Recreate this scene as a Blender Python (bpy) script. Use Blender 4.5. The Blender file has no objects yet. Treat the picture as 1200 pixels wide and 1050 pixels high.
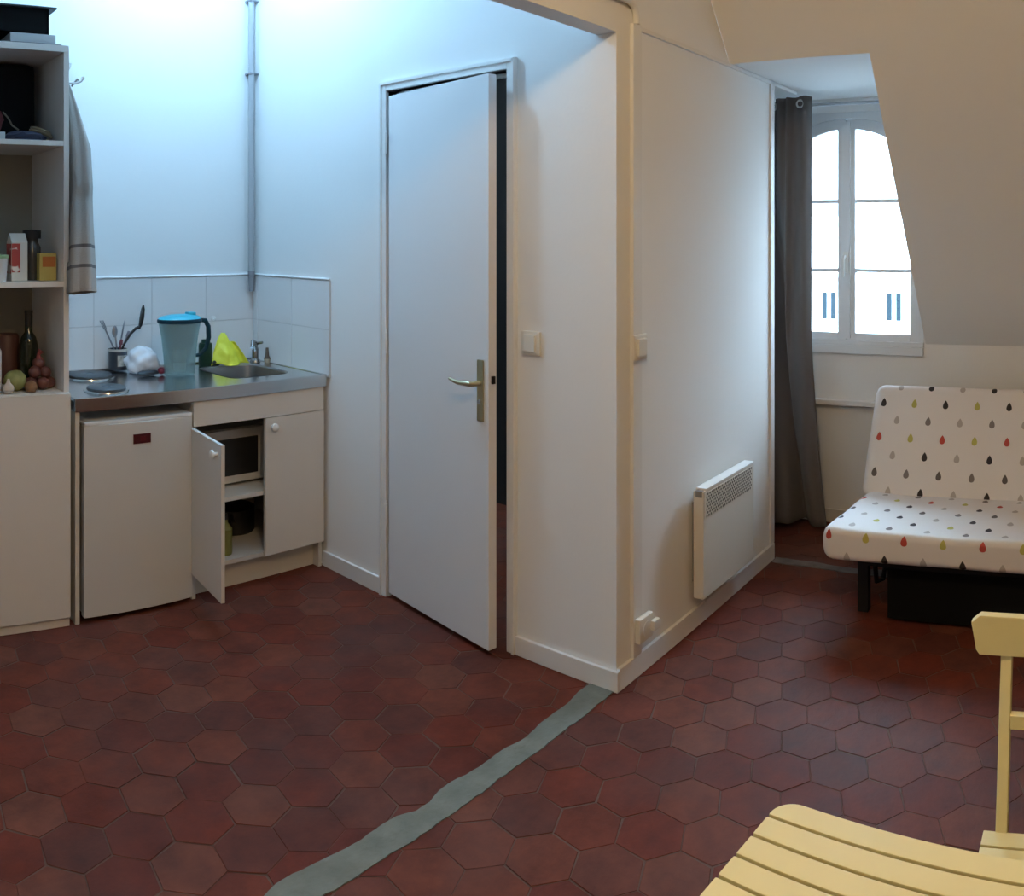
import bpy, bmesh, math, random
from mathutils import Vector, Matrix, noise
R = math.radians
rng = random.Random(7)
scene = bpy.context.scene
COL = scene.collection

# ------------------------------------------------------------------ materials
MATS = {}
def mat(name, color, rough=0.5, metal=0.0, bump=0.0, bscale=30.0, spec=0.5, var=0.0, vscale=4.0, alpha=None, coat=0.0, transmission=0.0, sheen=0.0):
    if name in MATS: return MATS[name]
    m = bpy.data.materials.new(name); m.use_nodes = True
    nt = m.node_tree; b = nt.nodes['Principled BSDF']
    b.inputs['Base Color'].default_value = (*color, 1)
    b.inputs['Roughness'].default_value = rough
    b.inputs['Metallic'].default_value = metal
    b.inputs['Specular IOR Level'].default_value = spec
    if coat: b.inputs['Coat Weight'].default_value = coat
    if sheen: b.inputs['Sheen Weight'].default_value = sheen
    if transmission: b.inputs['Transmission Weight'].default_value = transmission
    tc = nt.nodes.new('ShaderNodeTexCoord')
    if var:
        n = nt.nodes.new('ShaderNodeTexNoise'); n.inputs['Scale'].default_value = vscale; n.inputs['Detail'].default_value = 4
        nt.links.new(tc.outputs['Object'], n.inputs['Vector'])
        r = nt.nodes.new('ShaderNodeMapRange'); r.inputs['From Min'].default_value = .3; r.inputs['From Max'].default_value = .7
        r.inputs['To Min'].default_value = 1 - var; r.inputs['To Max'].default_value = 1 + var
        nt.links.new(n.outputs['Fac'], r.inputs['Value'])
        mx = nt.nodes.new('ShaderNodeVectorMath'); mx.operation = 'SCALE'; mx.inputs[0].default_value = color
        nt.links.new(r.outputs[0], mx.inputs['Scale']); nt.links.new(mx.outputs[0], b.inputs['Base Color'])
    if bump:
        n = nt.nodes.new('ShaderNodeTexNoise'); n.inputs['Scale'].default_value = bscale; n.inputs['Detail'].default_value = 3
        nt.links.new(tc.outputs['Object'], n.inputs['Vector'])
        bp = nt.nodes.new('ShaderNodeBump'); bp.inputs['Strength'].default_value = bump; bp.inputs['Distance'].default_value = .01
        nt.links.new(n.outputs['Fac'], bp.inputs['Height']); nt.links.new(bp.outputs[0], b.inputs['Normal'])
    MATS[name] = m
    return m

def see_through_mat(name, tint, opacity, rough=.05, color=(1, 1, 1)):
    """clear plastic or glass pane: part see-through, part its own gloss"""
    m = bpy.data.materials.new(name); m.use_nodes = True; nt = m.node_tree
    b = nt.nodes['Principled BSDF']; out = nt.nodes['Material Output']
    b.inputs['Base Color'].default_value = (*color, 1); b.inputs['Roughness'].default_value = rough
    t = nt.nodes.new('ShaderNodeBsdfTransparent'); t.inputs['Color'].default_value = (*tint, 1)
    mx = nt.nodes.new('ShaderNodeMixShader'); mx.inputs[0].default_value = opacity
    nt.links.new(t.outputs[0], mx.inputs[1]); nt.links.new(b.outputs[0], mx.inputs[2])
    nt.links.new(mx.outputs[0], out.inputs['Surface'])
    return m

def glass_mat():
    m = bpy.data.materials.new('window_glass'); m.use_nodes = True; nt = m.node_tree
    nt.nodes.remove(nt.nodes['Principled BSDF']); out = nt.nodes['Material Output']
    t = nt.nodes.new('ShaderNodeBsdfTransparent'); g = nt.nodes.new('ShaderNodeBsdfGlossy'); g.inputs['Roughness'].default_value = .02
    f = nt.nodes.new('ShaderNodeFresnel'); f.inputs['IOR'].default_value = 1.3
    mx = nt.nodes.new('ShaderNodeMixShader')
    nt.links.new(f.outputs[0], mx.inputs[0]); nt.links.new(t.outputs[0], mx.inputs[1]); nt.links.new(g.outputs[0], mx.inputs[2])
    nt.links.new(mx.outputs[0], out.inputs['Surface'])
    return m

def tile_mat(name='terracotta'):
    """terracotta hexagons: every loose tile of the mesh gets its own tone"""
    m = bpy.data.materials.new(name); m.use_nodes = True; nt = m.node_tree; b = nt.nodes['Principled BSDF']
    g = nt.nodes.new('ShaderNodeNewGeometry'); cr = nt.nodes.new('ShaderNodeValToRGB')
    cols = [(0.109, 0.0251, 0.0158), (0.129, 0.0318, 0.0187), (0.115, 0.0351, 0.0231), (0.140, 0.0385, 0.0224), (0.126, 0.0259, 0.0142), (0.099, 0.0293, 0.0202), (0.140, 0.0451, 0.0284), (0.129, 0.0301, 0.0165)]
    e = cr.color_ramp.elements; cr.color_ramp.interpolation = 'CONSTANT'
    e[0].position = 0; e[0].color = (*cols[0], 1); e[1].position = 1 / len(cols); e[1].color = (*cols[1], 1)
    for i in range(2, len(cols)):
        k = e.new(i / len(cols)); k.color = (*cols[i], 1)
    nt.links.new(g.outputs['Random Per Island'], cr.inputs[0])
    tc = nt.nodes.new('ShaderNodeTexCoord')
    n = nt.nodes.new('ShaderNodeTexNoise'); n.inputs['Scale'].default_value = 9; n.inputs['Detail'].default_value = 6; n.inputs['Roughness'].default_value = .65
    nt.links.new(tc.outputs['Object'], n.inputs['Vector'])
    mr = nt.nodes.new('ShaderNodeMapRange'); mr.inputs['From Min'].default_value = .3; mr.inputs['From Max'].default_value = .7
    mr.inputs['To Min'].default_value = .65; mr.inputs['To Max'].default_value = 1.35
    nt.links.new(n.outputs['Fac'], mr.inputs['Value'])
    sc = nt.nodes.new('ShaderNodeVectorMath'); sc.operation = 'SCALE'
    nt.links.new(cr.outputs[0], sc.inputs[0]); nt.links.new(mr.outputs[0], sc.inputs['Scale'])
    # greyish wear in broad patches
    n2 = nt.nodes.new('ShaderNodeTexNoise'); n2.inputs['Scale'].default_value = 2.3; n2.inputs['Detail'].default_value = 3
    nt.links.new(tc.outputs['Object'], n2.inputs['Vector'])
    mr2 = nt.nodes.new('ShaderNodeMapRange'); mr2.inputs['From Min'].default_value = .5; mr2.inputs['From Max'].default_value = .75
    mr2.inputs['To Min'].default_value = 0; mr2.inputs['To Max'].default_value = .35
    nt.links.new(n2.outputs['Fac'], mr2.inputs['Value'])
    mix = nt.nodes.new('ShaderNodeMix'); mix.data_type = 'RGBA'
    nt.links.new(mr2.outputs[0], mix.inputs['Factor']); nt.links.new(sc.outputs[0], mix.inputs['A']); mix.inputs['B'].default_value = (.085, .060, .056, 1)
    nt.links.new(mix.outputs['Result'], b.inputs['Base Color'])
    r2 = nt.nodes.new('ShaderNodeMapRange'); r2.inputs['To Min'].default_value = .48; r2.inputs['To Max'].default_value = .75; b.inputs['Specular IOR Level'].default_value = .13
    nt.links.new(n.outputs['Fac'], r2.inputs['Value']); nt.links.new(r2.outputs[0], b.inputs['Roughness'])
    bp = nt.nodes.new('ShaderNodeBump'); bp.inputs['Strength'].default_value = .25; bp.inputs['Distance'].default_value = .01
    nt.links.new(n.outputs['Fac'], bp.inputs['Height']); nt.links.new(bp.outputs[0], b.inputs['Normal'])
    return m

def drop_mat():
    """white cotton printed with staggered rain drops, laid out over the cloth's own UV map (metres)"""
    m = bpy.data.materials.new('drop_print_cotton'); m.use_nodes = True; nt = m.node_tree; b = nt.nodes['Principled BSDF']
    L = nt.links.new
    def N(op, a=None, c=None, d=None):
        n = nt.nodes.new('ShaderNodeMath'); n.operation = op
        for i, v in enumerate((a, c, d)):
            if v is None: continue
            if isinstance(v, (int, float)): n.inputs[i].default_value = v
            else: L(v, n.inputs[i])
        return n.outputs[0]
    uv = nt.nodes.new('ShaderNodeUVMap'); sep = nt.nodes.new('ShaderNodeSeparateXYZ'); L(uv.outputs[0], sep.inputs[0])
    U = N('DIVIDE', sep.outputs[0], .150); V = N('DIVIDE', sep.outputs[1], .083)
    row = N('FLOOR', V); odd = N('MODULO', N('ABSOLUTE', row), 2.0)
    U2 = N('ADD', U, N('MULTIPLY', odd, .5)); colid = N('FLOOR', U2)
    fx = N('MULTIPLY', N('SUBTRACT', N('SUBTRACT', U2, colid), .5), .150)
    fy = N('MULTIPLY', N('SUBTRACT', N('SUBTRACT', V, row), .5), .083)
    # drop: round belly, narrowing to a point upward
    t = N('DIVIDE', N('ADD', fy, .020), .042)            # 0 at the foot, 1 at the tip
    tc_ = N('MINIMUM', N('MAXIMUM', t, 0.0), 1.0)
    w = N('MULTIPLY', N('MULTIPLY', N('POWER', tc_, .5), N('SUBTRACT', 1.0, tc_)), .0335)
    ins = N('MULTIPLY', N('LESS_THAN', N('ABSOLUTE', fx), w), N('MULTIPLY', N('GREATER_THAN', t, 0.0), N('LESS_THAN', t, 1.0)))
    # print order: six rows, two alternating drops in each
    idx = N('ADD', N('MULTIPLY', N('MODULO', row, 6.0), 2.0), N('MODULO', colid, 2.0))
    cr = nt.nodes.new('ShaderNodeValToRGB'); cr.color_ramp.interpolation = 'CONSTANT'; e = cr.color_ramp.elements
    blk, dgr, gry, lgr, red, yel = (.035, .03, .035), (.13, .11, .105), (.22, .19, .18), (.48, .43, .40), (.50, .07, .05), (.50, .46, .12)
    seq = (blk, lgr, dgr, gry, blk, lgr, red, yel, gry, lgr, blk, yel)
    e[0].position = 0; e[0].color = (*seq[0], 1); e[1].position = 1 / 12; e[1].color = (*seq[1], 1)
    for i in range(2, 12): k = e.new(i / 12); k.color = (*seq[i], 1)
    L(N('DIVIDE', N('ADD', idx, .5), 12.0), cr.inputs[0])
    mix = nt.nodes.new('ShaderNodeMix'); mix.data_type = 'RGBA'; L(ins, mix.inputs['Factor'])
    mix.inputs['A'].default_value = (.80, .76, .74, 1); L(cr.outputs[0], mix.inputs['B']); L(mix.outputs['Result'], b.inputs['Base Color'])
    b.inputs['Roughness'].default_value = .85
    return m

def red_carton_mat():
    m = bpy.data.materials.new('red_carton_print'); m.use_nodes = True; nt = m.node_tree; b = nt.nodes['Principled BSDF']
    tc = nt.nodes.new('ShaderNodeTexCoord'); n = nt.nodes.new('ShaderNodeTexVoronoi'); n.inputs['Scale'].default_value = 17
    nt.links.new(tc.outputs['Object'], n.inputs['Vector'])
    cr = nt.nodes.new('ShaderNodeValToRGB'); e = cr.color_ramp.elements; e[0].color = (.42, .06, .05, 1); e[1].color = (.75, .68, .62, 1)
    e[0].position = .55; e[1].position = .62
    nt.links.new(n.outputs['Distance'], cr.inputs[0]); nt.links.new(cr.outputs[0], b.inputs['Base Color'])
    return m

WHITE = mat('white_wall_paint', (.86, .855, .84), .75, bump=.035, bscale=70)
CEIL = mat('white_ceiling_paint', (.80, .79, .77), .8, bump=.03, bscale=60)
TRIMW = mat('white_gloss_trim', (.80, .79, .77), .4, bump=.05, bscale=25)
DOORW = mat('white_door_lacquer', (.78, .77, .77), .38, bump=.03, bscale=12)
LAM = mat('white_laminate', (.72, .69, .65), .45)
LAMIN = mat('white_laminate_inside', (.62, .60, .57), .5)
PLINTH = mat('cream_plinth', (.62, .58, .50), .5)
FRIDGE = mat('fridge_enamel', (.66, .65, .63), .35, bump=.04, bscale=160)
STEEL = mat('stainless_steel', (.58, .58, .58), .20, 1.0, bump=.012, bscale=60)
STEELD = mat('stainless_basin', (.42, .42, .43), .35, 1.0)
HOB = mat('hob_plate', (.10, .11, .12), .45, .6)
DARK = mat('black_plastic', (.012, .012, .013), .45)
BLACKF = mat('black_fabric', (.006, .006, .0065), .95, spec=.15)
BLACKM = mat('black_metal', (.010, .010, .011), .6, spec=.25)
GROUT = mat('grey_cement_grout', (.115, .064, .048), .9, bump=.2, bscale=90)
CEMENT = mat('grey_cement', (.165, .17, .14), .9, bump=.4, bscale=50, var=.16, vscale=14)
TILEW = mat('white_glazed_tile', (.76, .76, .76), .18)
TGROUT = mat('white_tile_grout', (.62, .62, .62), .8)
BRASS = mat('satin_brass', (.55, .47, .30), .32, 1.0)
PVC = mat('white_pvc', (.76, .75, .72), .4)
PVCG = mat('grey_pvc_pipe', (.40, .40, .42), .5)
PVCD = mat('dark_grey_pipe', (.25, .25, .27), .5)
CREAM = mat('cream_switch_plastic', (.77, .74, .67), .4)
HEAT = mat('cream_heater_enamel', (.72, .68, .61), .4)
HOLE = mat('heater_slot_dark', (.10, .095, .085), .8)
CURT = mat('taupe_curtain_cloth', (.125, .108, .102), .85, bump=.15, bscale=300, sheen=.1)
YEL = mat('pale_yellow_paint', (.76, .67, .34), .5, bump=.05, bscale=20, var=.03, vscale=6)
GLASS = glass_mat()
DROPS = drop_mat()
TERRA = tile_mat()

# ------------------------------------------------------------------ mesh helpers
class MB:
    def __init__(self): self.bm = bmesh.new(); self.mats = []; self.hard = False
    def _mi(self, m):
        if m is None: return 0
        if m not in self.mats: self.mats.append(m)
        return self.mats.index(m)
    def _fin(self, before, m, bevel, seg, M):
        bm = self.bm
        new = [f for f in bm.faces if f not in before]
        if bevel:
            self.hard = True
            ed = list({e for f in new for e in f.edges})
            r = bmesh.ops.bevel(bm, geom=ed, offset=bevel, segments=seg, affect='EDGES', profile=.6)
            new = [f for f in bm.faces if f not in before]
        i = self._mi(m)
        vs = {v for f in new for v in f.verts}
        for f in new: f.material_index = i; f.smooth = True
        if M is not None: bmesh.ops.transform(bm, matrix=M, verts=list(vs))
        return self
    def box(self, x0, x1, y0, y1, z0, z1, m=None, bevel=0, seg=2, M=None):
        before = set(self.bm.faces)
        v = [self.bm.verts.new((x, y, z)) for x in (x0, x1) for y in (y0, y1) for z in (z0, z1)]
        for q in ((0, 1, 3, 2), (4, 6, 7, 5), (0, 4, 5, 1), (2, 3, 7, 6), (0, 2, 6, 4), (1, 5, 7, 3)):
            self.bm.faces.new([v[i] for i in q])
        return self._fin(before, m, bevel, seg, M)
    def prism(self, pts, axis, a, b, m=None, bevel=0, seg=2, M=None):
        """polygon pts (2D) extruded along axis 'x','y','z' from a to b"""
        before = set(self.bm.faces)
        def P(p, t): return {'x': (t, p[0], p[1]), 'y': (p[0], t, p[1]), 'z': (p[0], p[1], t)}[axis]
        A = [self.bm.verts.new(P(p, a)) for p in pts]; B = [self.bm.verts.new(P(p, b)) for p in pts]
        n = len(pts); fs = [self.bm.faces.new(A), self.bm.faces.new(B[::-1])]
        for i in range(n): fs.append(self.bm.faces.new((A[i], B[i], B[(i + 1) % n], A[(i + 1) % n])))
        bmesh.ops.recalc_face_normals(self.bm, faces=fs)
        return self._fin(before, m, bevel, seg, M)
    def tube(self, pts, r, m=None, n=12, cap=True, M=None, flat=1.0):
        """tube through points; r number or list; flat squashes the section"""
        before = set(self.bm.faces); pts = [Vector(p) for p in pts]
        rs = r if isinstance(r, (list, tuple)) else [r] * len(pts)
        rings = []; up = None
        for i, p in enumerate(pts):
            d = (pts[min(i + 1, len(pts) - 1)] - pts[max(i - 1, 0)]).normalized()
            if up is None: up = Vector((0, 0, 1)) if abs(d.z) < .9 else Vector((1, 0, 0))
            s = d.cross(up).normalized(); up = s.cross(d).normalized()
            rings.append([self.bm.verts.new(p + s * math.cos(t) * rs[i] + up * math.sin(t) * rs[i] * flat) for t in (2 * math.pi * k / n for k in range(n))])
        fs = []
        for a, b in zip(rings, rings[1:]):
            for k in range(n): fs.append(self.bm.faces.new((a[k], a[(k + 1) % n], b[(k + 1) % n], b[k])))
        if cap: fs.append(self.bm.faces.new(rings[0][::-1])); fs.append(self.bm.faces.new(rings[-1]))
        bmesh.ops.recalc_face_normals(self.bm, faces=fs)
        return self._fin(before, m, 0, 0, M)
    def lathe(self, prof, c=(0, 0, 0), m=None, n=28, M=None, sx=1.0, sy=1.0):
        """profile of (radius, z) turned about the vertical through c"""
        before = set(self.bm.faces); rings = []
        for r, z in prof:
            if r < 1e-6: rings.append([self.bm.verts.new((c[0], c[1], c[2] + z))])
            else: rings.append([self.bm.verts.new((c[0] + sx * r * math.cos(2 * math.pi * k / n), c[1] + sy * r * math.sin(2 * math.pi * k / n), c[2] + z)) for k in range(n)])
        fs = []
        for a, b in zip(rings, rings[1:]):
            for k in range(n):
                k2 = (k + 1) % n
                if len(a) == 1 and len(b) == 1: continue
                if len(a) == 1: fs.append(self.bm.faces.new((a[0], b[k2], b[k])))
                elif len(b) == 1: fs.append(self.bm.faces.new((a[k], a[k2], b[0])))
                else: fs.append(self.bm.faces.new((a[k], a[k2], b[k2], b[k])))
        bmesh.ops.recalc_face_normals(self.bm, faces=fs)
        return self._fin(before, m, 0, 0, M)
    def blob(self, c, rx, ry, rz, m=None, amp=.0, freq=3.0, seed=0, sub=3, zmin=None):
        """lumpy rounded mass"""
        before = set(self.bm.faces)
        r = bmesh.ops.create_icosphere(self.bm, subdivisions=sub, radius=1)
        for v in r['verts']:
            p = v.co.copy(); k = 1 + amp * noise.noise(p * freq + Vector((seed, seed * 2.3, 1.7)))
            v.co = Vector((c[0] + p.x * rx * k, c[1] + p.y * ry * k, c[2] + p.z * rz * k))
            if zmin is not None and v.co.z < zmin: v.co.z = zmin
        return self._fin(before, m, 0, 0, None)
    def build(self, name, m=None, parent=None, loc=None, smooth=35):
        bm = self.bm
        if loc is not None: bmesh.ops.translate(bm, verts=bm.verts, vec=-Vector(loc))
        me = bpy.data.meshes.new(name); bm.to_mesh(me); bm.free()
        ms = self.mats if self.mats else [m]
        for k in ms: me.materials.append(k)
        if smooth is not None: me.set_sharp_from_angle(angle=R(smooth))
        o = bpy.data.objects.new(name, me); COL.objects.link(o)
        if loc is not None: o.location = loc
        if self.hard:
            wn = o.modifiers.new('normals', 'WEIGHTED_NORMAL'); wn.keep_sharp = True; wn.weight = 90
        if parent is not None:
            o.parent = parent
            if loc is None:
                # geometry was given in world space: bring it into the parent's frame
                W = parent_world(parent); me.transform(W.inverted())
        return o

def parent_world(p):
    M = Matrix.LocRotScale(p.location, p.rotation_euler, p.scale)
    return parent_world(p.parent) @ M if p.parent else M

def tag(o, label, cat=None, group=None, kind=None):
    if label: o['label'] = label
    if cat: o['category'] = cat
    if group: o['group'] = group
    if kind: o['kind'] = kind
    return o
def thing(name, loc, label, cat, group=None, kind=None, rz=0):
    o = bpy.data.objects.new(name, None); COL.objects.link(o); o.location = loc; o.rotation_euler = (0, 0, rz)
    o.empty_display_size = .1
    return tag(o, label, cat, group, kind)
def structure(mb, name, m, label, cat='wall'):
    return tag(mb.build(name, m), label, cat, kind='structure')

# ------------------------------------------------------------------ key dimensions (metres; camera stands over the origin)
XB = 2.355          # face of the wall with the door
YA = 3.72           # kitchen back wall
YC, YC2 = 1.548, 1.628   # the two faces of the partition with the heater
XC = 3.67           # end of that partition
ZL = 2.222          # top of the partition panel
XW = 4.25           # window wall
YD = .947           # right cheek of the dormer
YDL = 1.80          # left cheek of the dormer
ZC = 3.30           # kitchen ceiling
ZM = 2.80           # ceiling of the main room
SLX, SLZ = 3.23, ZL # upper edge of the dormer opening on the sloping wall
SLB = (XW, .951)    # foot of the slope
sl = (SLB[0] - SLX) / (SLB[1] - SLZ)     # dX/dZ
XTOP = SLX + (ZC - SLZ) * sl

# ------------------------------------------------------------------ floor
def build_floor():
    mb = MB(); bm = mb.bm
    mb.box(-1.6, 4.6, -2.3, 3.9, -.06, -.0022, GROUT)
    a = .0935; inr = a * math.sqrt(3) / 2; gap = .0009
    i1 = mb._mi(TERRA)
    cols = int(8 / (2 * inr)) + 2; rows = int(8 / (1.5 * a)) + 2; ct_, st_ = math.cos(R(8)), math.sin(R(8))
    for r in range(rows):
        for c in range(cols):
            qx = -4 + c * 2 * inr + (inr if r % 2 else 0); qy = -4 + r * 1.5 * a
            cx = 1.5 + qx * ct_ + qy * st_; cy = .8 - qx * st_ + qy * ct_
            if not (-1.5 < cx < 4.5 and -2.2 < cy < 3.85): continue
            dz = rng.uniform(-.0006, .0006); tx, ty = rng.uniform(-.006, .006), rng.uniform(-.006, .006)
            top = []; low = []; wob = [(rng.uniform(-.0022, .0022), rng.uniform(-.0022, .0022)) for _ in range(6)]
            for k in range(6):
                t = math.pi / 2 + k * math.pi / 3 - R(8)
                for (lst, rad, z) in ((top, a - gap - .0016, 0), (low, a - gap, -.0012)):
                    jx, jy = 0, 0
                    x, y = (rad - .0008) * math.cos(t) + wob[k][0], (rad - .0008) * math.sin(t) + wob[k][1]
                    lst.append(bm.verts.new((cx + x, cy + y, z + dz + tx * x + ty * y)))
            f = bm.faces.new(top); f.material_index = i1
            for k in range(6):
                f = bm.faces.new((low[k], low[(k + 1) % 6], top[(k + 1) % 6], top[k])); f.material_index = i1
    o = mb.build('floor', None, smooth=20)
    tag(o, 'worn red terracotta floor of hexagonal tiles', 'floor', kind='structure')
build_floor()

def strip(name, along, a0, a1, lo, hi, label, seed, m=None):
    """cement band with ragged edges; along 'x' or 'y'"""
    mb = MB(); bm = mb.bm; n = int((a1 - a0) / .025); A = []; B = []
    for i in range(n + 1):
        t = a0 + (a1 - a0) * i / n
        e1 = lo + .006 * noise.noise(Vector((t * 9, seed, 0))) + .005 * noise.noise(Vector((t * 37, seed, 2)))
        q = t / .105; k = math.floor(q); jag = [.013 * math.sin(17.3 * (m + seed) ** 1.7) for m in (abs(k), abs(k + 1))]
        e2 = hi + jag[0] + (jag[1] - jag[0]) * min(1, (q - k) * 1.8) + .004 * noise.noise(Vector((t * 41, seed, 4)))
        A.append((t, e1)); B.append((t, e2))
    pts = A + B[::-1]
    if along == 'y': pts = [(q, p) for p, q in pts]
    mb.prism(pts, 'z', -.004, .0035)
    structure(mb, name, m or CEMENT, label, 'floor strip')
strip('trim_1', 'x', -1.5, XB - .005, YC + .002, YC2 + .004, 'grey cement strip crossing the red tiles from the wall corner', 1.3)
strip('trim_2', 'y', YD + .0, YC - .016, 3.625, XC + .01, 'thin grey cement strip on the floor before the curtain', 7.7, mat('worn_dark_cement', (.14, .12, .11), .9, bump=.4, bscale=50, var=.3, vscale=12))

# ------------------------------------------------------------------ walls
mb = MB(); mb.box(-1.5, XB + .07, YA, YA + .1, 0, ZC); structure(mb, 'wall_kitchen', WHITE, 'white kitchen back wall lit blue white by the lamp')
DY0, DY1, DZ = 2.012, 2.672, 2.105        # door opening
mb = MB()
mb.box(XB, XB + .07, DY1, YA, 0, ZC); mb.box(XB, XB + .07, YC2, DY0, 0, ZC); mb.box(XB, XB + .07, DY0, DY1, DZ, ZC)
structure(mb, 'wall_door', WHITE, 'white wall holding the white flush door')
# partition with the heater, its upper part slightly set back and cut to the roof slope
mb = MB()
mb.box(XB, XC, YC, YC2, 0, ZL)
zx = lambda z: SLX + (z - SLZ) * sl
mb.prism([(XB, ZL), (SLX - .002, ZL), (zx(ZC), ZC), (XB, ZC)], 'y', YC + .006, YC2)
structure(mb, 'wall_heater', WHITE, 'white partition wall carrying the panel heater')
mb = MB(); mb.box(-1.5, XB, YC, YC2, 2.175, ZL); mb.box(-1.5, XB, YC + .006, YC2, ZL, ZC)
structure(mb, 'wall_lintel', WHITE, 'white beam over the line where the kitchen starts', 'beam')
# window wall, with the window opening cut out
WY0, WY1, WZ0, WZ1 = .957, 1.795, .936, 2.15
mb = MB()
mb.box(XW, XW + .09, YD - .05, YDL + .06, 0, WZ0); mb.box(XW, XW + .09, YD - .002, YDL + .06, WZ1, ZL + .05)
mb.box(XW, XW + .09, YD - .05, YD - .001, WZ0, SLB[1]); mb.box(XW, XW + .09, YD - .002, WY0, WZ0, WZ1); mb.box(XW, XW + .09, WY1, YDL + .06, WZ0, WZ1)
structure(mb, 'wall_window', WHITE, 'white wall under and around the dormer window')
mb = MB(); mb.box(XC - .05, XW, YDL, YDL + .06, 0, ZL + .05); mb.box(XC - .06, XC - .002, YC2, YDL, 0, ZL + .05)
structure(mb, 'wall_recess', WHITE, 'white left side of the window recess behind the curtain')
# right cheek of the dormer, below it closed by the slope
mb = MB(); mb.prism([(SLX + .05, SLZ), (XW + .09, SLZ), (XW + .09, WZ0 - .1), (XW + .06, WZ0 - .1), (SLB[0] + .06, SLB[1])], 'y', YD - .05, YD + .0005)
structure(mb, 'wall_cheek', WHITE, 'white right side of the window recess')
mb = MB(); mb.box(SLX, XW, YD - .05, YDL, ZL, ZL + .06)
mb.box(XC - .05, XW, YDL - .001, YDL + .06, ZL, ZL + .06)
structure(mb, 'ceiling_recess', CEIL, 'white ceiling of the window recess', 'ceiling')
# sloping mansard wall: upper band across, lower band right of the dormer
mb = MB()
th = .12; nx, nz = 1 / math.hypot(1, sl), -sl / math.hypot(1, sl)
def slope_poly(z0, z1):
    p0 = (zx(z0), z0); p1 = (zx(z1), z1)
    return [p0, (p0[0] + nx * th, p0[1] + nz * th), (p1[0] + nx * th, p1[1] + nz * th), p1]
mb.prism(slope_poly(SLZ, ZC), 'y', -2.2, YC + .006)
mb.prism(slope_poly(SLB[1], SLZ), 'y', -2.2, YD)
mb.box(SLB[0], SLB[0] + .1, -2.2, YD - .05, 0, SLB[1])
structure(mb, 'wall_slope', WHITE, 'white sloping attic wall behind the sofa')
mb = MB(); mb.box(-1.6, 4.5, YC, 3.85, ZC, ZC + .08); structure(mb, 'ceiling_kitchen', CEIL, 'white ceiling above the kitchen', 'ceiling')
mb = MB(); mb.box(-1.6, 3.0, -2.3, YC + .006, ZM, ZM + .08); structure(mb, 'ceiling', CEIL, 'white ceiling above the main room', 'ceiling')
mb = MB(); mb.box(-1.6, -1.5, -2.3, 3.82, 0, ZC); structure(mb, 'wall_left', WHITE, 'white wall at the far left end of the room')
mb = MB(); mb.box(-1.5, 4.45, -2.3, -2.2, 0, ZC); structure(mb, 'wall_rear', WHITE, 'white wall behind the viewer')
# the small room behind the door; its darkness is put into the wall colour
mb = MB(); mb.box(XC - .06, XC - .002, YDL + .06, YA, 0, ZC); mb.box(XB + .07, XC, YA, YA + .1, 0, ZC); mb.box(XC - .06, XC - .002, YC2, YDL + .06, ZL + .05, ZC)
structure(mb, 'wall_closet', mat('unlit_room_shade', (.010, .009, .009), .9), 'wall of the dark room behind the ajar door')

# baseboards
bt, bh = .014, .068
mb = MB(); mb.box(XB - bt, XB, YC - bt, DY0 - .040, 0, bh, bevel=.004); structure(mb, 'baseboard_corner', TRIMW, 'white baseboard right of the door up to the corner', 'baseboard')
mb = MB(); mb.box(XB - bt, XB, DY1 + .040, 3.115, 0, bh, bevel=.004); structure(mb, 'baseboard_kitchen', TRIMW, 'white baseboard between the kitchen cabinet and the door', 'baseboard')
mb = MB(); mb.box(XB + .0005, XC, YC - bt, YC, 0, bh + .006, bevel=.004); structure(mb, 'baseboard_heater', TRIMW, 'white baseboard under the panel heater', 'baseboard')
mb = MB(); mb.box(XW - .012, XW, YD - .15, YDL - .002, 0, .07, bevel=.004); structure(mb, 'baseboard_window', TRIMW, 'white baseboard under the window', 'baseboard')
# corner bead on the partition end, thin trunking along the partition top
mb = MB(); mb.box(XC - .035, XC + .006, YC - .010, YC, bh + .006, ZL - .002, bevel=.003); structure(mb, 'trim_3', TRIMW, 'white vertical strip finishing the partition end by the curtain', 'trim')
# window ledge
mb = MB(); mb.box(XW - .045, XW, YD + .0, YDL - .005, .622, .648, bevel=.005);
structure(mb, 'trim_4', TRIMW, 'white ledge below the window', 'window ledge')

# ------------------------------------------------------------------ backsplash tiles
mb = MB()
Z0t, Z1t = .86, 1.300; yf = YA - .010
mb.box(1.14, XB, yf + .002, YA, Z0t, Z1t - .002, TGROUT); mb.box(XB - .008, XB, 3.065, YA, Z0t, Z1t - .002, TGROUT)
tw, g = .30, .0016
def tiles(lo, hi, start, put):
    z = Z1t
    for zlo, zhi in ((1.0775, Z1t), (Z0t, 1.0775)):
        e = [lo]; t = start
        while t < hi:
            if t > lo: e.append(t)
            t += tw
        e.append(hi)
        for p, q in zip(e, e[1:]):
            if q - p > .01: put(p + g, q - g, zlo + g, zhi - g)
tiles(1.14, XB - .01, 1.471 - .30, lambda p, q, a, b: mb.box(p, q, yf, yf + .004, a, b, TILEW, bevel=.0012))
tiles(3.065, yf, 3.065 + .30, lambda p, q, a, b: mb.box(XB - .010, XB - .006, p, q, a, b, TILEW, bevel=.0012))
TEDGE_HL = mat('tile_edge_highlight', (.88, .88, .88), .2); mb.box(1.14, XB - .003, yf - .003, YA, Z1t, Z1t + .011, TEDGE_HL, bevel=.0055, seg=3); mb.box(XB - .013, XB, 3.065, YA, Z1t, Z1t + .011, TEDGE_HL, bevel=.0055, seg=3)  # whiter strip added on top: the highlight of the tile edge as colour
structure(mb, 'trim_5', None, 'white glazed tile splashback above the steel worktop', 'tiles')

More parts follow.
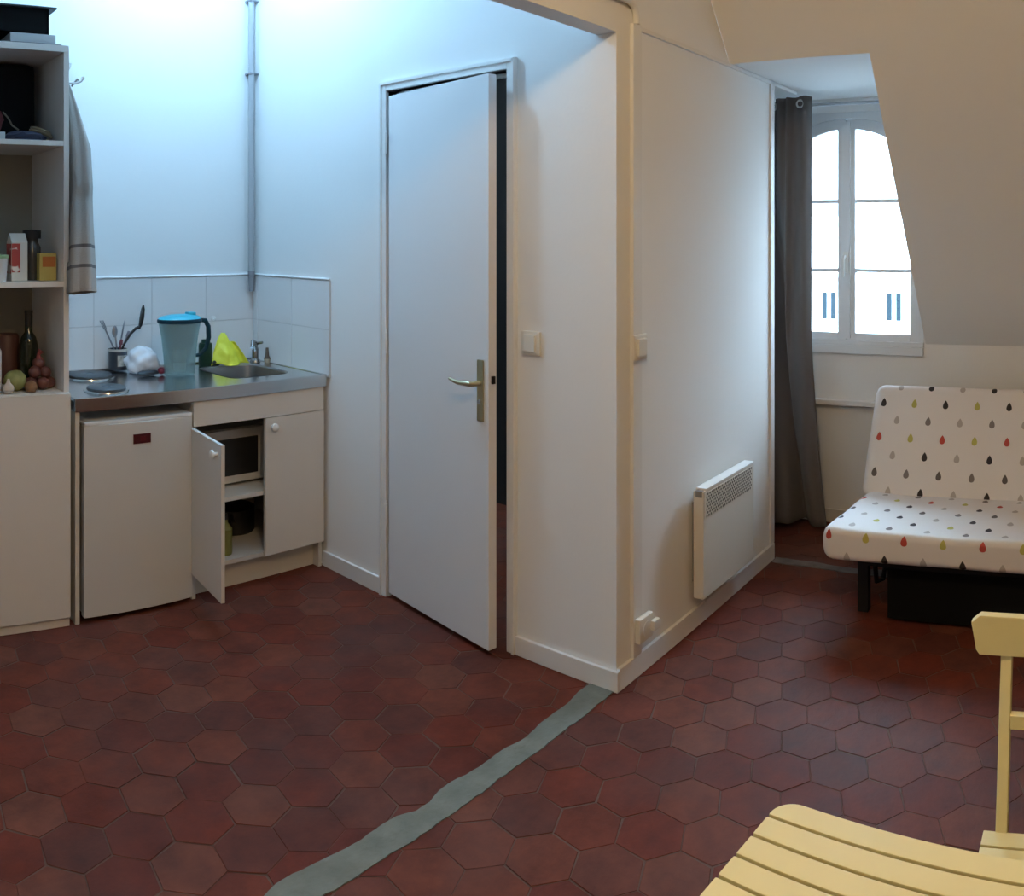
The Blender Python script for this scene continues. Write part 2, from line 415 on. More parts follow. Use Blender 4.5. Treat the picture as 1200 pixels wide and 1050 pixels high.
# ------------------------------------------------------------------ door
th7 = R(7.2)
d1 = thing('door_1', (XB, DY1, 0), 'white flush door standing slightly ajar, brass handle', 'door', kind='structure')
mb = MB(); cw = .040
for (a, b) in ((DY0 - cw, DY0), (DY1, DY1 + cw)):
    mb.box(XB - .016, XB + .07, a, b, 0, DZ + cw, bevel=.004)
mb.box(XB - .016, XB + .07, DY0 - .001, DY1 + .001, DZ, DZ + cw, bevel=.004)
mb.box(XB - .022, XB - .012, DY0 - cw + .004, DY1 + cw - .004, DZ + .024, DZ + cw - .002, bevel=.003)
for (a, b) in ((DY0 - cw + .002, DY0 - cw + .014), (DY1 + cw - .014, DY1 + cw - .002)):
    mb.box(XB - .022, XB - .012, a, b, 0, DZ + cw - .002, bevel=.003)
mb.box(XB + .045, XB + .07, DY0, DY0 + .012, 0, DZ); mb.box(XB + .045, XB + .07, DY1 - .012, DY1, 0, DZ); mb.box(XB + .045, XB + .07, DY0, DY1, DZ - .012, DZ)
mb.build('door_frame', TRIMW, d1)
# leaf in its own frame: u from hinge toward the free edge, n toward the viewer
HX, HY = XB - .010, DY1 - .012
ux, uy = -math.sin(th7), -math.cos(th7)
nx_, ny_ = -math.cos(th7), math.sin(th7)
LM = Matrix(((ux, nx_, 0, HX), (uy, ny_, 0, HY), (0, 0, 1, 0), (0, 0, 0, 1)))
LW = .633
mb = MB(); mb.box(0, LW, -.038, 0, .022, 2.082, bevel=.003, M=LM); leaf = mb.build('door_leaf', DOORW, d1)
mb = MB(); mb.box(.574, .609, 0, .007, .834, 1.056, bevel=.005, M=LM); pl = mb.build('handle_plate', BRASS, d1); pl['label'] = 'satin brass handle plate'
mb = MB(); pts = [(.590, .006, .972), (.590, .040, .972), (.586, .050, .973), (.57, .055, .974), (.53, .056, .972), (.50, .055, .975), (.475, .054, .980)]
mb.tube(pts, [.010, .009, .010, .0095, .0085, .007, .005], n=12, M=LM)
mb.build('handle_lever', BRASS, pl)
mb = MB(); mb.tube([(.590, .004, .905), (.590, .011, .905)], .008, n=14, M=LM); mb.build('lock_cylinder', PVCD, pl)
mb = MB(); mb.box(LW - .001, LW + .009, -.026, -.012, .972, 1.000, bevel=.002, M=LM); mb.build('latch', BLACKM, d1)
for z in (.305, 1.015, 1.845):
    mb = MB(); mb.tube([(HX - .006, HY + .010, z), (HX - .006, HY + .010, z + .085)], .0085, n=12); mb.tube([(HX - .006, HY + .010, z + .085), (HX - .006, HY + .010, z + .097)], [.006, .003], n=10)
    mb.build('hinge', TRIMW, d1)

# ------------------------------------------------------------------ window
w1 = thing('window_1', (XW, 1.378, WZ0), 'white casement dormer window with arched head, brightly backlit', 'window', kind='structure')
XF = XW + .012      # sash plane
WFM = mat('white_window_paint', (.74, .75, .76), .4)
CY = (WY0 + WY1) / 2
def arch_z(y, z_mid, k):   # segmental head
    d = min(.43, abs(y - CY)); return z_mid - k * d * d
# outer frame with head board
mb = MB()
mb.box(XW + .0, XW + .075, WY0, WY0 + .032, WZ0, WZ1, bevel=.004); mb.box(XW + .0, XW + .075, WY1 - .032, WY1, WZ0, WZ1, bevel=.004)
mb.box(XW - .012, XW + .075, WY0, WY1, WZ0 - .002, WZ0 + .022, bevel=.004)
n = 24; ys = [WY0 + .03 + (WY1 - WY0 - .06) * i / n for i in range(n + 1)]
mb.prism([(WY0 + .001, WZ1)] + [(y, arch_z(y, 2.118, .85)) for y in ys] + [(WY1 - .001, WZ1)], 'x', XW + .006, XW + .07)
mb.build('window_frame', WFM, w1)
def sash(y0, y1, name):
    mb = MB(); st = .046; z0, zb = WZ0 + .02, WZ0 + .06
    mb.box(XF, XF + .045, y0, y0 + st, z0, arch_z(y0 + (0 if y0 < CY - .1 else st), 2.118, .85) - .002, bevel=.004)
    mb.box(XF, XF + .045, y1 - st, y1, z0, arch_z(y1 - (0 if y1 > CY + .1 else st), 2.118, .85) - .002, bevel=.004)
    mb.box(XF, XF + .045, y0 + st, y1 - st, z0, zb, bevel=.004)
    ys = [y0 + st - .002 + (y1 - y0 - 2 * st + .004) * i / 14 for i in range(15)]
    top = [(y, arch_z(y, 2.116, .85)) for y in ys]; low = [(y, arch_z(y, 2.064, 1.15)) for y in ys]
    mb.prism(low + top[::-1], 'x', XF + .001, XF + .044)
    for z in (1.322, 1.685): mb.box(XF + .008, XF + .036, y0 + st - .003, y1 - st + .003, z - .010, z + .010, bevel=.003)
    o = mb.build(name, WFM, w1)
    p = MB(); ys2 = [y0 + st - .004 + (y1 - y0 - 2 * st + .008) * i / 10 for i in range(11)]
    p.prism([(y0 + st - .004, zb - .004), (y1 - st + .004, zb - .004)] + [(y, arch_z(y, 2.072, 1.15)) for y in ys2[::-1]], 'x', XF + .020, XF + .024)
    p.build('window_pane', GLASS, o)
    return o
sash(WY0 + .028, CY - .002, 'window_sash'); s2 = sash(CY + .002, WY1 - .028, 'window_sash')
mb = MB(); mb.box(XF - .012, XF + .004, CY - .024, CY + .024, WZ0 + .03, 2.10, bevel=.004); mb.build('meeting_stile', WFM, w1)
mb = MB(); mb.box(XF - .020, XF - .010, CY - .013, CY + .013, 1.31, 1.42, bevel=.003); mb.tube([(XF - .016, CY, 1.395), (XF - .045, CY, 1.395), (XF - .052, CY, 1.38), (XF - .054, CY, 1.29)], [.008, .008, .009, .007], n=10)
mb.build('window_handle', PVC, w1)
mb = MB(); mb.box(XW - .022, XW - .001, WY0 + .0, WY1 - .02, .890, .934, bevel=.004); mb.build('window_sill', WFM, w1)

# building across the street
FAC = mat('pale_facade_render', (.80, .79, .76), .9, bump=.1, bscale=1); ROOF = mat('pale_zinc_roof', (.62, .65, .68), .6); SHUT = mat('blue_grey_pane', (.014, .020, .024), .9, spec=.05)
bx = 50.0
bd = thing('building', (bx, 14, -9), 'pale rendered building with narrow windows seen through the dormer window', 'building')
mb = MB(); mb.box(bx, bx + 8, 2, 30, -9, -.9); mb.build('facade', FAC, bd)
mb = MB(); mb.box(bx - .3, bx + .02, 1.9, 30.1, -1.05, -.8, bevel=.05); mb.build('cornice', FAC, bd)
mb = MB(); mb.prism([(bx - .1, -.82), (bx + 2.2, 2.4), (bx + 6, 2.9), (bx + 8, 2.9), (bx + 8, -.82)], 'y', 2, 30); mb.build('roof', ROOF, bd)
for y in (21.4, 17.25, 13.1, 8.95):
    mb = MB(); mb.box(bx - .06, bx + .01, y - .50, y + .50, -3.75, -1.75, bevel=.02)
    f = mb.build('window_surround', FAC, bd)
    for s in (-1, 1):
        mb = MB(); mb.box(bx - .09, bx - .05, y + s * .29 - .16, y + s * .29 + .16, -3.6, -1.95, bevel=.01); mb.build('pane', SHUT, f)

# ------------------------------------------------------------------ curtain
cr_ = thing('curtain_rod', (4.06, 1.4, 2.165), 'thin dark curtain rod above the window', 'curtain rod')
mb = MB(); mb.tube([(4.06, YD + .005, 2.165), (4.06, YDL - .005, 2.165)], .008, n=12); mb.build('rod', mat('grey_rod_metal', (.42, .44, .47), .4), cr_)
for y in (YD + .006, YDL - .006):
    mb = MB(); mb.tube([(4.06, y - .005, 2.165), (4.06, y + .005, 2.165)], .018, n=16); mb.build('wall_socket', BLACKM, cr_)

cu = thing('curtain', (4.05, 1.6, 0), 'long taupe grey eyelet curtain drawn to the left of the window', 'curtain')
def curtain():
    mb = MB(); bm = mb.bm; NU, NV = 120, 60; grid = []
    for j in range(NV + 1):
        v = j / NV; z = 2.205 - v * 2.165
        sp = v ** 1.6
        yl = 1.745 + .035 * sp; yr = 1.490 - .085 * max(0, (v - .55) / .45) ** 1.4
        row = []
        for i in range(NU + 1):
            u = i / NU
            # one deep groove that drifts toward the window lower down, shallow waves elsewhere
            ug = .13 + .60 * max(0, v - .22) ** .9; gw = .10 + .05 * v
            d = (u - ug) / gw
            y = yl + (yr - yl) * u + .012 * math.sin(2 * math.pi * u * 2)
            x = 4.035 - .035 * sp * (1 - u) + .115 * math.exp(-d * d) + .016 * math.sin(2 * math.pi * (u * 3.2 + .25 * v)) + .010 * noise.noise(Vector((u * 5, v * 5, 3)))
            x -= .020 * math.exp(-((u - .82) / .12) ** 2) * (1 - v)
            row.append(bm.verts.new((x, y, z)))
        grid.append(row)
    for a, b in zip(grid, grid[1:]):
        for i in range(NU): bm.faces.new((a[i], a[i + 1], b[i + 1], b[i]))
    for f in bm.faces: f.smooth = True
    o = mb.build('curtain_cloth', CURT, cu, smooth=None)
    s = o.modifiers.new('thickness', 'SOLIDIFY'); s.thickness = .003
curtain()
for (y, x) in ((1.535, 4.000), (1.70, 4.045)):
    mb = MB()
    ring = [(x, y + .018 * math.cos(t), 2.165 + .018 * math.sin(t)) for t in (2 * math.pi * k / 20 for k in range(21))]
    mb.tube(ring, .005, n=8, cap=False); mb.build('eyelet', mat('brushed_nickel', (.6, .6, .58), .3, 1.0), cu)

# ------------------------------------------------------------------ switches, socket, trunking, pipes
tr = thing('cable_trunking', (2.465, YC, .1), 'white vertical cable trunking on the partition corner', 'cable trunking')
mb = MB(); mb.box(2.437, 2.492, YC - .016, YC, bh + .007, ZL - .001, bevel=.004); mb.build('channel', TRIMW, tr)
def switch(name, c, face, label, two=False):
    sw = thing(name, c, label, 'light switch')
    h = .043
    def bxm(o0, o1, n0, n1, z0, z1, bev):
        m_ = MB()
        if face == '-x': m_.box(c[0] - n1, c[0] - n0, c[1] + o0, c[1] + o1, c[2] + z0, c[2] + z1, bevel=bev)
        else: m_.box(c[0] + o0, c[0] + o1, c[1] - n1, c[1] - n0, c[2] + z0, c[2] + z1, bevel=bev)
        return m_
    bxm(-h, h, 0, .012, -h, h, .006).build('face_plate', CREAM, sw)
    bxm(-.026, .026, .010, .022, -.030, .030, .005).build('rocker', CREAM, sw)
switch('light_switch', (XB, 1.905, 1.122), '-x', 'cream square light switch on the wall right of the door')
switch('light_switch', (2.464, YC - .0165, 1.125), '-y', 'cream light switch mounted on the vertical cable trunking')
so = thing('wall_socket', (2.50, YC - .014, .165), 'cream wall socket low on the partition above the baseboard', 'socket')
mb = MB(); mb.box(2.447, 2.535, YC - .036, YC - .0145, .122, .205, bevel=.006); mb.build('face_plate', CREAM, so)
mb = MB(); mb.tube([(2.491, YC - .030, .163), (2.491, YC - .0385, .163)], .026, n=20); mb.build('outlet_well', PVC, so)
mb = MB(); mb.box(2.505, 2.545, YC - .058, YC - .039, .150, .185, bevel=.006); mb.build('plug', CREAM, so)

pp = thing('conduit', (XB - .02, YA - .02, 1.2), 'grey vertical pipe in the kitchen corner ending above the tiles', 'pipe')
mb = MB(); mb.tube([(XB - .034, YA - .034, 1.32), (XB - .034, YA - .034, ZC)], .015, n=14); mb.build('pipe', PVCG, pp)
mb = MB(); mb.tube([(XB - .034, YA - .034, 1.22), (XB - .034, YA - .034, 1.325)], [.013, .018], n=14); mb.build('sleeve', PVCD, pp)
for z in (2.33, 2.70):
    mb = MB(); mb.box(XB - .051, XB, YA - .051, YA, z - .004, z + .004, bevel=.001); mb.build('pipe_clip', PVCD, pp)

cb = thing('ceiling_cable', (1.5, YC, 2.29), 'painted pipe running along the top of the white beam', 'pipe')
mb = MB(); mb.tube([(-1.45, YC - .008, 2.292), (2.42, YC - .008, 2.292), (2.455, YC - .008, 2.280), (2.470, YC - .006, 2.255), (2.472, YC - .006, 2.224)], .012, n=12); mb.build('pipe', TRIMW, cb)
ct = thing('cable_duct', (3.0, YC, 2.2), 'thin white cable duct along the top of the heater wall', 'cable duct')
mb = MB(); mb.box(2.495, XC + .3, YC - .010, YC + .002, ZL - .018, ZL - .002, bevel=.003); mb.build('duct', TRIMW, ct)

# ------------------------------------------------------------------ heater
ht = thing('panel_heater', (3.08, YC, .13), 'cream electric panel heater fixed to the partition wall', 'heater')
hx0, hx1, hy0, hz0, hz1 = 2.855, 3.320, 1.484, .128, .540
mb = MB(); mb.box(hx0, hx1, hy0, hy0 + .045, hz0, hz1 - .004, bevel=.006); mb.build('body', HEAT, ht)
mb = MB(); mb.box(hx0 + .03, hx1 - .03, hy0 + .044, YC, hz0 + .05, hz1 - .06); mb.build('wall_bracket', PVCD, ht)
mb = MB(); mb.box(hx0 + .02, hx1 - .002, hy0 - .001, hy0 + .044, hz1 - .006, hz1 + .004, bevel=.003); mb.build('top_vent', TRIMW, ht)
mb = MB()
gz0, gz1 = hz1 - .108, hz1 - .012
mb.box(hx0 + .012, hx1 - .012, hy0 - .0015, hy0 + .001, gz0, gz1, HEAT)
rows = 8; cols = 24
for r in range(rows):
    for c in range(cols):
        cx = hx0 + .024 + (c + (.5 if r % 2 else 0)) * (hx1 - hx0 - .05) / cols; cz = gz0 + .008 + r * (gz1 - gz0 - .014) / (rows - 1)
        mb.tube([(cx, hy0 - .0012, cz), (cx, hy0 - .0022, cz)], .0052, HOLE, n=6)
mb.build('grille', None, ht)
mb = MB(); mb.box(hx0 - .001, hx0 + .02, hy0 + .006, hy0 + .036, hz1 - .028, hz1 - .002, bevel=.004); mb.build('control_dial', PVCD, ht)

# ------------------------------------------------------------------ tall shelf unit
sx0, sx1, sy0, sy1 = .50, 1.127, 3.10, 3.52
su = thing('shelf_unit', ((sx0 + sx1) / 2, sy0, 0), 'tall white shelf unit with open bays above a closed door', 'shelf unit')
mb = MB(); mb.box(sx0, sx0 + .018, sy0, sy1, 0, 2.234, bevel=.001); mb.build('side_panel', LAM, su)
mb = MB(); mb.box(sx1 - .022, sx1, sy0, sy1, 0, 2.234, bevel=.001); mb.build('side_panel', LAM, su)
mb = MB(); mb.box(sx0 + .018, sx1 - .022, sy1 - .010, sy1, .03, 2.21); mb.build('back_panel', mat('shaded_back_board', (.30, .285, .24), .7), su)  # back darker than the white sides: shade of the deep bays in its colour
mb = MB(); mb.box(sx0, sx1 - .002, sy0 - .001, sy1, 2.210, 2.236, bevel=.001); mb.build('top_board', LAM, su)
for z in (1.848, 1.306, .880):
    mb = MB(); mb.box(sx0 + .018, sx1 - .022, sy0 + .001, sy1 - .010, z, z + .020, bevel=.001); mb.build('shelf', LAM, su)
mb = MB(); mb.box(sx0 + .003, sx1 - .001, sy0 - .020, sy0 - .001, .038, .898, bevel=.0015); mb.build('door', LAM, su)
mb = MB(); mb.box(sx0 + .002, sx1 - .001, sy0 - .008, sy0 + .004, 0, .032, bevel=.001); mb.build('plinth', LAM, su)
SH = (1.868, 1.326, .900)     # tops of the three open boards

# things in the shelf unit
def boxthing(name, x0, x1, y0, y1, z0, z1, m, label, cat, bevel=.003):
    mb = MB(); mb.box(x0, x1, y0, y1, z0, z1, bevel=bevel); o = mb.build(name, m, loc=((x0 + x1) / 2, (y0 + y1) / 2, z0)); return tag(o, label, cat)
boxthing('serving_tray', .56, 1.108, 3.13, 3.46, 2.2365, 2.246, DARK, 'flat black tray lowest of the pile on top of the shelf unit', 'tray')
boxthing('flat_box', .905, 1.090, 3.15, 3.40, 2.2465, 2.285, mat('grey_cardboard', (.42, .42, .42), .7), 'flat grey box between the black tray and the black crate', 'box')
bk = thing('storage_crate', (.86, 3.28, 2.286), 'black lidded crate on top of the shelf unit', 'crate')
mb = MB(); x0, x1, y0, y1, z0, z1 = .62, 1.068, 3.17, 3.45, 2.286, 2.39
mb.box(x0, x1, y0, y1, z0, z0 + .008); mb.box(x0, x0 + .008, y0, y1, z0, z1); mb.box(x1 - .008, x1, y0, y1, z0, z1); mb.box(x0, x1, y0, y0 + .008, z0, z1); mb.box(x0, x1, y1 - .008, y1, z0, z1)
mb.build('body', BLACKF, bk)
mb = MB(); mb.box(x0 - .012, x1 + .030, y0 - .012, y1 + .012, z1 - .002, z1 + .006, bevel=.002); mb.build('lid', DARK, bk)
# top bay
NAVY = mat('navy_cloth', (.045, .055, .10), .9, bump=.3, bscale=60); GREYC = mat('pale_grey_cloth', (.40, .42, .46), .9, bump=.3, bscale=60)
mb = MB(); mb.blob((.975, 3.205, SH[0] + .016), .080, .075, .030, amp=.35, freq=2.5, seed=2, zmin=SH[0] + .0005); tag(mb.build('folded_cloth', NAVY, loc=(.975, 3.205, SH[0])), 'crumpled navy cloth lying in the top open bay', 'cloth')
boxthing('notebook', .76, .880, 3.13, 3.27, SH[0] + .001, SH[0] + .030, mat('grey_white_paper', (.50, .52, .52), .7), 'pale grey pad at the left of the navy cloth in the top bay', 'notebook')
mb = MB(); mb.blob((.845, 3.21, SH[0] + .085), .045, .035, .050, amp=.3, freq=2, seed=9, zmin=SH[0] + .031); tag(mb.build('pouch', mat('dark_red_cloth', (.10, .018, .022), .9), loc=(.845, 3.21, SH[0] + .031)), 'dark red pouch lying on the grey pad in the top bay', 'pouch')
mb = MB(); cpts = []
for k in range(60):
    t = k / 59; a = t * 4.2 * math.pi
    cpts.append((1.045 + .045 * math.cos(a) * (1 - .25 * t), 3.20 + .035 * math.sin(a), SH[0] + .012 + .035 * abs(math.sin(a * .5 + .3)) + .02 * t))
mb.tube(cpts, .0055, n=8); tag(mb.build('coiled_cable', mat('tan_cable_sheath', (.20, .15, .09), .6), loc=(1.058, 3.24, SH[0])), 'tan cable coiled at the right end of the top bay', 'cable')
bg_ = thing('black_bag', (.80, 3.40, SH[0]), 'large black bag filling the back of the top open bay', 'bag')
mb = MB(); mb.box(.53, 1.062, 3.32, 3.50, SH[0] + .001, SH[0] + .332, bevel=.025); mb.build('body', BLACKF, bg_)
mb = MB(); mb.tube([(.70, 3.317, SH[0] + .22), (.72, 3.305, SH[0] + .15), (.80, 3.303, SH[0] + .13), (.88, 3.305, SH[0] + .15), (.90, 3.317, SH[0] + .22)], .008, n=8); mb.build('handle', BLACKF, bg_)
# the pale strap leaning in the top bay
mb = MB(); mb.tube([(.895, 3.22, SH[0] + .118), (.915, 3.215, SH[0] + .095), (.93, 3.21, SH[0] + .065), (.955, 3.205, SH[0] + .048)], .007, n=8, flat=.5); tag(mb.build('strap', mat('olive_strap', (.20, .19, .14), .8), loc=(.93, 3.29, SH[0] + .04)), 'narrow pale strap draped onto the navy cloth', 'strap')

# middle bay
def gable_carton(name, x0, x1, y0, y1, z0, h, hg, m, label):
    c = thing(name, ((x0 + x1) / 2, (y0 + y1) / 2, z0), label, 'carton'); ym = (y0 + y1) / 2
    mb = MB(); mb.prism([(y0, z0), (y1, z0), (y1, z0 + h), (ym + .003, z0 + h + hg), (ym - .003, z0 + h + hg), (y0, z0 + h)], 'x', x0, x1, bevel=.002); mb.build('body', m, c)
    return c
cc = gable_carton('drink_carton', .913, .978, 3.16, 3.23, SH[1] + .001, .150, .035, mat('white_carton', (.66, .66, .60), .5), 'white gable-top carton with red print in the middle bay')
mb = MB(); mb.box(.9115, .9133, 3.163, 3.227, SH[1] + .03, SH[1] + .145); mb.box(.914, .948, 3.1585, 3.1603, SH[1] + .035, SH[1] + .146); mb.build('printed_panel', red_carton_mat(), cc)
mb = MB(); mb.tube([(.95, 3.178, SH[1] + .158), (.95, 3.162, SH[1] + .176)], .012, n=14)
j = thing('dark_jar', (1.005, 3.21, SH[1]), 'dark glass jar with black lid right of the carton', 'jar')
mb.bm.free(); mb = MB(); mb.lathe([(0, .001), (.034, .001), (.036, .01), (.036, .13), (.026, .15), (.026, .165), (0, .165)], (1.018, 3.235, SH[1])); mb.build('body', mat('smoked_glass', (.05, .05, .048), .2), j)
mb = MB(); mb.lathe([(0, .165), (.037, .165), (.037, .197), (.034, .2), (0, .2)], (1.018, 3.235, SH[1])); mb.build('lid', DARK, j)
yb = thing('yellow_packet', (1.08, 3.19, SH[1]), 'small yellow packet with an orange panel at the right end of the middle bay', 'packet')
mb = MB(); mb.box(1.028, 1.098, 3.165, 3.215, SH[1] + .001, SH[1] + .108, bevel=.003); mb.build('body', mat('mustard_card', (.50, .38, .10), .6), yb)
mb = MB(); mb.box(1.040, 1.094, 3.1635, 3.166, SH[1] + .055, SH[1] + .095); mb.build('printed_panel', mat('orange_print', (.50, .15, .03), .6), yb)
wp = thing('white_tub', (.87, 3.17, SH[1]), 'white tub at the left edge of the middle bay, cut by the frame', 'tub')
mb = MB(); mb.lathe([(0, .001), (.032, .001), (.038, .09), (0, .09)], (.862, 3.17, SH[1])); mb.build('body', mat('white_plastic', (.7, .7, .68), .4), wp)
mb = MB(); mb.lathe([(0, .09), (.041, .09), (.041, .103), (0, .105)], (.862, 3.17, SH[1])); mb.build('lid', mat('pale_green_plastic', (.30, .50, .28), .4), wp)
# lowest open bay
bo = thing('wine_bottle', (1.03, 3.26, SH[2]), 'dark glass bottle with long neck standing in the lowest open bay', 'bottle')
mb = MB(); mb.lathe([(0, .001), (.036, .001), (.038, .01), (.038, .165), (.030, .195), (.016, .215), (.0145, .285), (0, .285)], (1.022, 3.29, SH[2])); mb.build('body', mat('dark_green_glass', (.012, .018, .010), .15), bo)
mb = MB(); mb.lathe([(.0155, .235), (.016, .290), (.0175, .292), (.0175, .302), (0, .303)], (1.022, 3.29, SH[2])); mb.build('capsule', DARK, bo)
ob = thing('net_bag', (1.06, 3.20, SH[2]), 'red net of shallots at the right end of the lowest bay', 'net bag')
SHAL = mat('shallot_skin', (.13, .045, .040), .5, var=.3, vscale=40)
for k, (dx, dy, dz) in enumerate(((-.035, 0, .026), (.012, -.01, .026), (.045, .015, .025), (-.012, .035, .027), (-.018, .004, .068), (.026, .008, .066), (.004, .02, .10))):
    mb = MB(); mb.blob((1.033 + dx, 3.185 + dy, SH[2] + dz), .026, .025, .025, amp=.12, freq=2, seed=k, sub=2); mb.build('shallot', SHAL, ob)
mb = MB(); mb.tube([(1.037, 3.2, SH[2] + .118), (1.034, 3.2, SH[2] + .135), (1.046, 3.2, SH[2] + .150)], [.014, .007, .014], n=8); mb.build('knot', mat('red_netting', (.22, .05, .05), .8), ob)
mb = MB(); mb.blob((.935, 3.19, SH[2] + .039), .046, .042, .040, amp=.15, freq=2.2, seed=4, zmin=SH[2] + .001); tag(mb.build('pear', mat('green_fruit_skin', (.30, .32, .12), .5, var=.2, vscale=20), loc=(.945, 3.19, SH[2])), 'pale green fruit in the lowest open bay', 'fruit')
mb = MB(); mb.lathe([(0, .001), (.014, .003), (.023, .015), (.021, .028), (.008, .042), (.005, .055), (0, .056)], (.893, 3.135, SH[2])); tag(mb.build('garlic_bulb', mat('garlic_skin', (.55, .48, .42), .6), loc=(.893, 3.135, SH[2])), 'white garlic bulb at the front of the lowest open bay', 'garlic')
mb = MB(); mb.lathe([(0, .001), (.019, .003), (.026, .02), (.022, .034), (.006, .044), (0, .046)], (.985, 3.14, SH[2])); tag(mb.build('onion', mat('brown_onion_skin', (.25, .13, .06), .5), loc=(.985, 3.14, SH[2])), 'small brown onion beside the green fruit', 'onion')
wb = thing('milk_bottle', (.845, 3.15, SH[2]), 'white bottle at the left edge of the lowest open bay', 'bottle')
mb = MB(); mb.lathe([(0, .001), (.040, .001), (.042, .02), (.042, .16), (.018, .20), (.018, .215), (0, .215)], (.832, 3.17, SH[2])); mb.build('body', mat('white_plastic', (.7, .7, .68), .4), wb)
mb = MB(); mb.lathe([(0, .215), (.02, .215), (.02, .235), (0, .236)], (.832, 3.17, SH[2])); mb.build('cap', DARK, wb)
mb = MB(); mb.lathe([(0, .001), (.05, .001), (.052, .01), (.052, .19), (.046, .20), (0, .20)], (.955, 3.38, SH[2])); tag(mb.build('canister', mat('brown_red_tin', (.085, .030, .022), .5), loc=(.955, 3.38, SH[2])), 'dark red tin at the back of the lowest open bay', 'tin')

# tea towel on the unit's side
tw_ = thing('tea_towel', (sx1 + .05, 3.14, 2.09), 'grey beige tea towel with two stripes hanging on the shelf side', 'towel')
TOW = mat('grey_beige_linen', (.36, .33, .30), .9, bump=.25, bscale=220); STR = mat('dark_towel_stripe', (.12, .11, .11), .9)
def towel():
    mb = MB(); bm = mb.bm; NV, NU = 64, 28; g = []
    for j in range(NV + 1):
        v = j / NV; z = 2.100 - .815 * v
        w = .008 + .052 * min(1, v * 3.2) ** .8 + .018 * max(0, (v - .5) / .5)        # cloth gathers at the hook
        if v > .30: w -= .010 * (v - .30)
        front = .05 * min(1, v * 2.0) + (.065 * max(0, (v - .55) / .45) if v > .55 else 0)
        row = []
        for i in range(NU + 1):
            t = i / NU * 2 * math.pi
            fold = 1 + .16 * math.sin(5 * t + 2.5 * v)
            cx = sx1 + .004 + w * .70 + .008 * min(1, v * 2) - .035 * max(0, (v - .5) / .5); cy = 3.155 - front * .95
            x = cx + w * .74 * math.cos(t) * fold; y = cy + (.014 + front * .55) * math.sin(t) * fold
            if y > 3.095: x = max(x, sx1 + .004)
            if y <= 3.095 and v < .5: x = max(x, sx1 + .002)
            row.append(bm.verts.new((x, y, z - .012 * math.sin(t * 1.0) * v)))
        g.append(row)
    i0, i1 = mb._mi(TOW), mb._mi(STR)
    for j, (a, b) in enumerate(zip(g, g[1:])):
        for i in range(NU):
            f = bm.faces.new((a[i], b[i], b[(i + 1)], a[(i + 1)])); f.smooth = True
            f.material_index = i1 if j in (50, 56) else i0
    bmesh.ops.remove_doubles(bm, verts=bm.verts, dist=.0004)
    bmesh.ops.recalc_face_normals(bm, faces=bm.faces)
    o = mb.build('cloth', None, tw_, smooth=None)
    mb = MB(); mb.tube([(sx1 + .030, 3.155, 2.090), (sx1 + .052, 3.15, 2.120), (sx1 + .062, 3.15, 2.108)], .004, n=8); mb.build('hanging_loop', TOW, tw_)
towel()
def hook(x, y, z, label, k=1.0):
    h = thing('wall_hook', (x, y, z), label, 'hook')
    mb = MB(); mb.box(x, x + .004, y - .012, y + .012, z - .02, z + .02, bevel=.001); mb.build('plate', PVC, h)
    mb = MB(); mb.tube([(x + .003, y, z - .004), (x + k * .045, y, z - .006), (x + k * .068, y, z + .004), (x + k * .078, y, z + .020)], [.005, .005, .005, .006], n=8); mb.build('prong', PVC, h)
hook(sx1, 3.15, 2.108, 'white hook holding the tea towel on the shelf side')
hook(sx1, 3.155, 2.160, 'empty small white hook on the shelf side above the towel', .32)

# ------------------------------------------------------------------ kitchenette
kx0, kx1, ky0 = 1.145, 2.335, 3.085
zc = .873
wt = thing('worktop', (1.75, 3.4, zc), 'stainless steel kitchenette worktop with sink and two hotplates', 'worktop')
# top sheet with a hole for the basin (rounded rectangle, drawn as four plates) and front rim
bx0, bx1, by0, by1 = 1.935, 2.250, 3.225, 3.570
mb = MB()
kx1b = XB - .002
mb.box(kx0, bx0, ky0, YA - .012, zc - .012, zc); mb.box(bx1, kx1b - .01, ky0, YA - .012, zc - .012, zc)
mb.box(bx0, bx1, ky0, by0, zc - .012, zc); mb.box(bx0, bx1, by1, YA - .012, zc - .012, zc)
mb.box(kx0, kx1b - .01, ky0 - .004, ky0 + .012, zc - .052, zc + .002, bevel=.004)
mb.box(kx1b - .022, kx1b - .008, ky0 - .003, YA - .012, zc - .05, zc + .003, bevel=.003)
mb.box(kx0, kx1b - .012, YA - .026, YA - .012, zc - .01, zc + .008, bevel=.003)
# corner fillets of the basin opening
for (cx, cy, sx, sy) in ((bx0, by0, 1, 1), (bx1, by0, -1, 1), (bx0, by1, 1, -1), (bx1, by1, -1, -1)):
    r = .06; pts = [(cx, cy)] + [(cx + sx * (r - r * math.sin(a)), cy + sy * (r - r * math.cos(a))) for a in (math.pi / 2 * k / 6 for k in range(7))]
    mb.prism(pts, 'z', zc - .012, zc)
mb.build('steel_top', STEEL, wt)
mb = MB(); bm = mb.bm
def rr(x0, x1, y0, y1, r, z):
    out = []
    for (cx, cy, a0) in ((x1 - r, y1 - r, 0), (x0 + r, y1 - r, 90), (x0 + r, y0 + r, 180), (x1 - r, y0 + r, 270)):
        for k in range(6):
            a = R(a0 + 90 * k / 5); out.append(bm.verts.new((cx + r * math.cos(a), cy + r * math.sin(a), z)))
    return out
l1 = rr(bx0 - .004, bx1 + .004, by0 - .004, by1 + .004, .06, zc + .0015); l2 = rr(bx0 + .006, bx1 - .006, by0 + .006, by1 - .006, .055, zc - .004)
l3 = rr(bx0 + .016, bx1 - .016, by0 + .016, by1 - .016, .055, zc - .13); l4 = rr(bx0 + .05, bx1 - .05, by0 + .05, by1 - .05, .04, zc - .14)
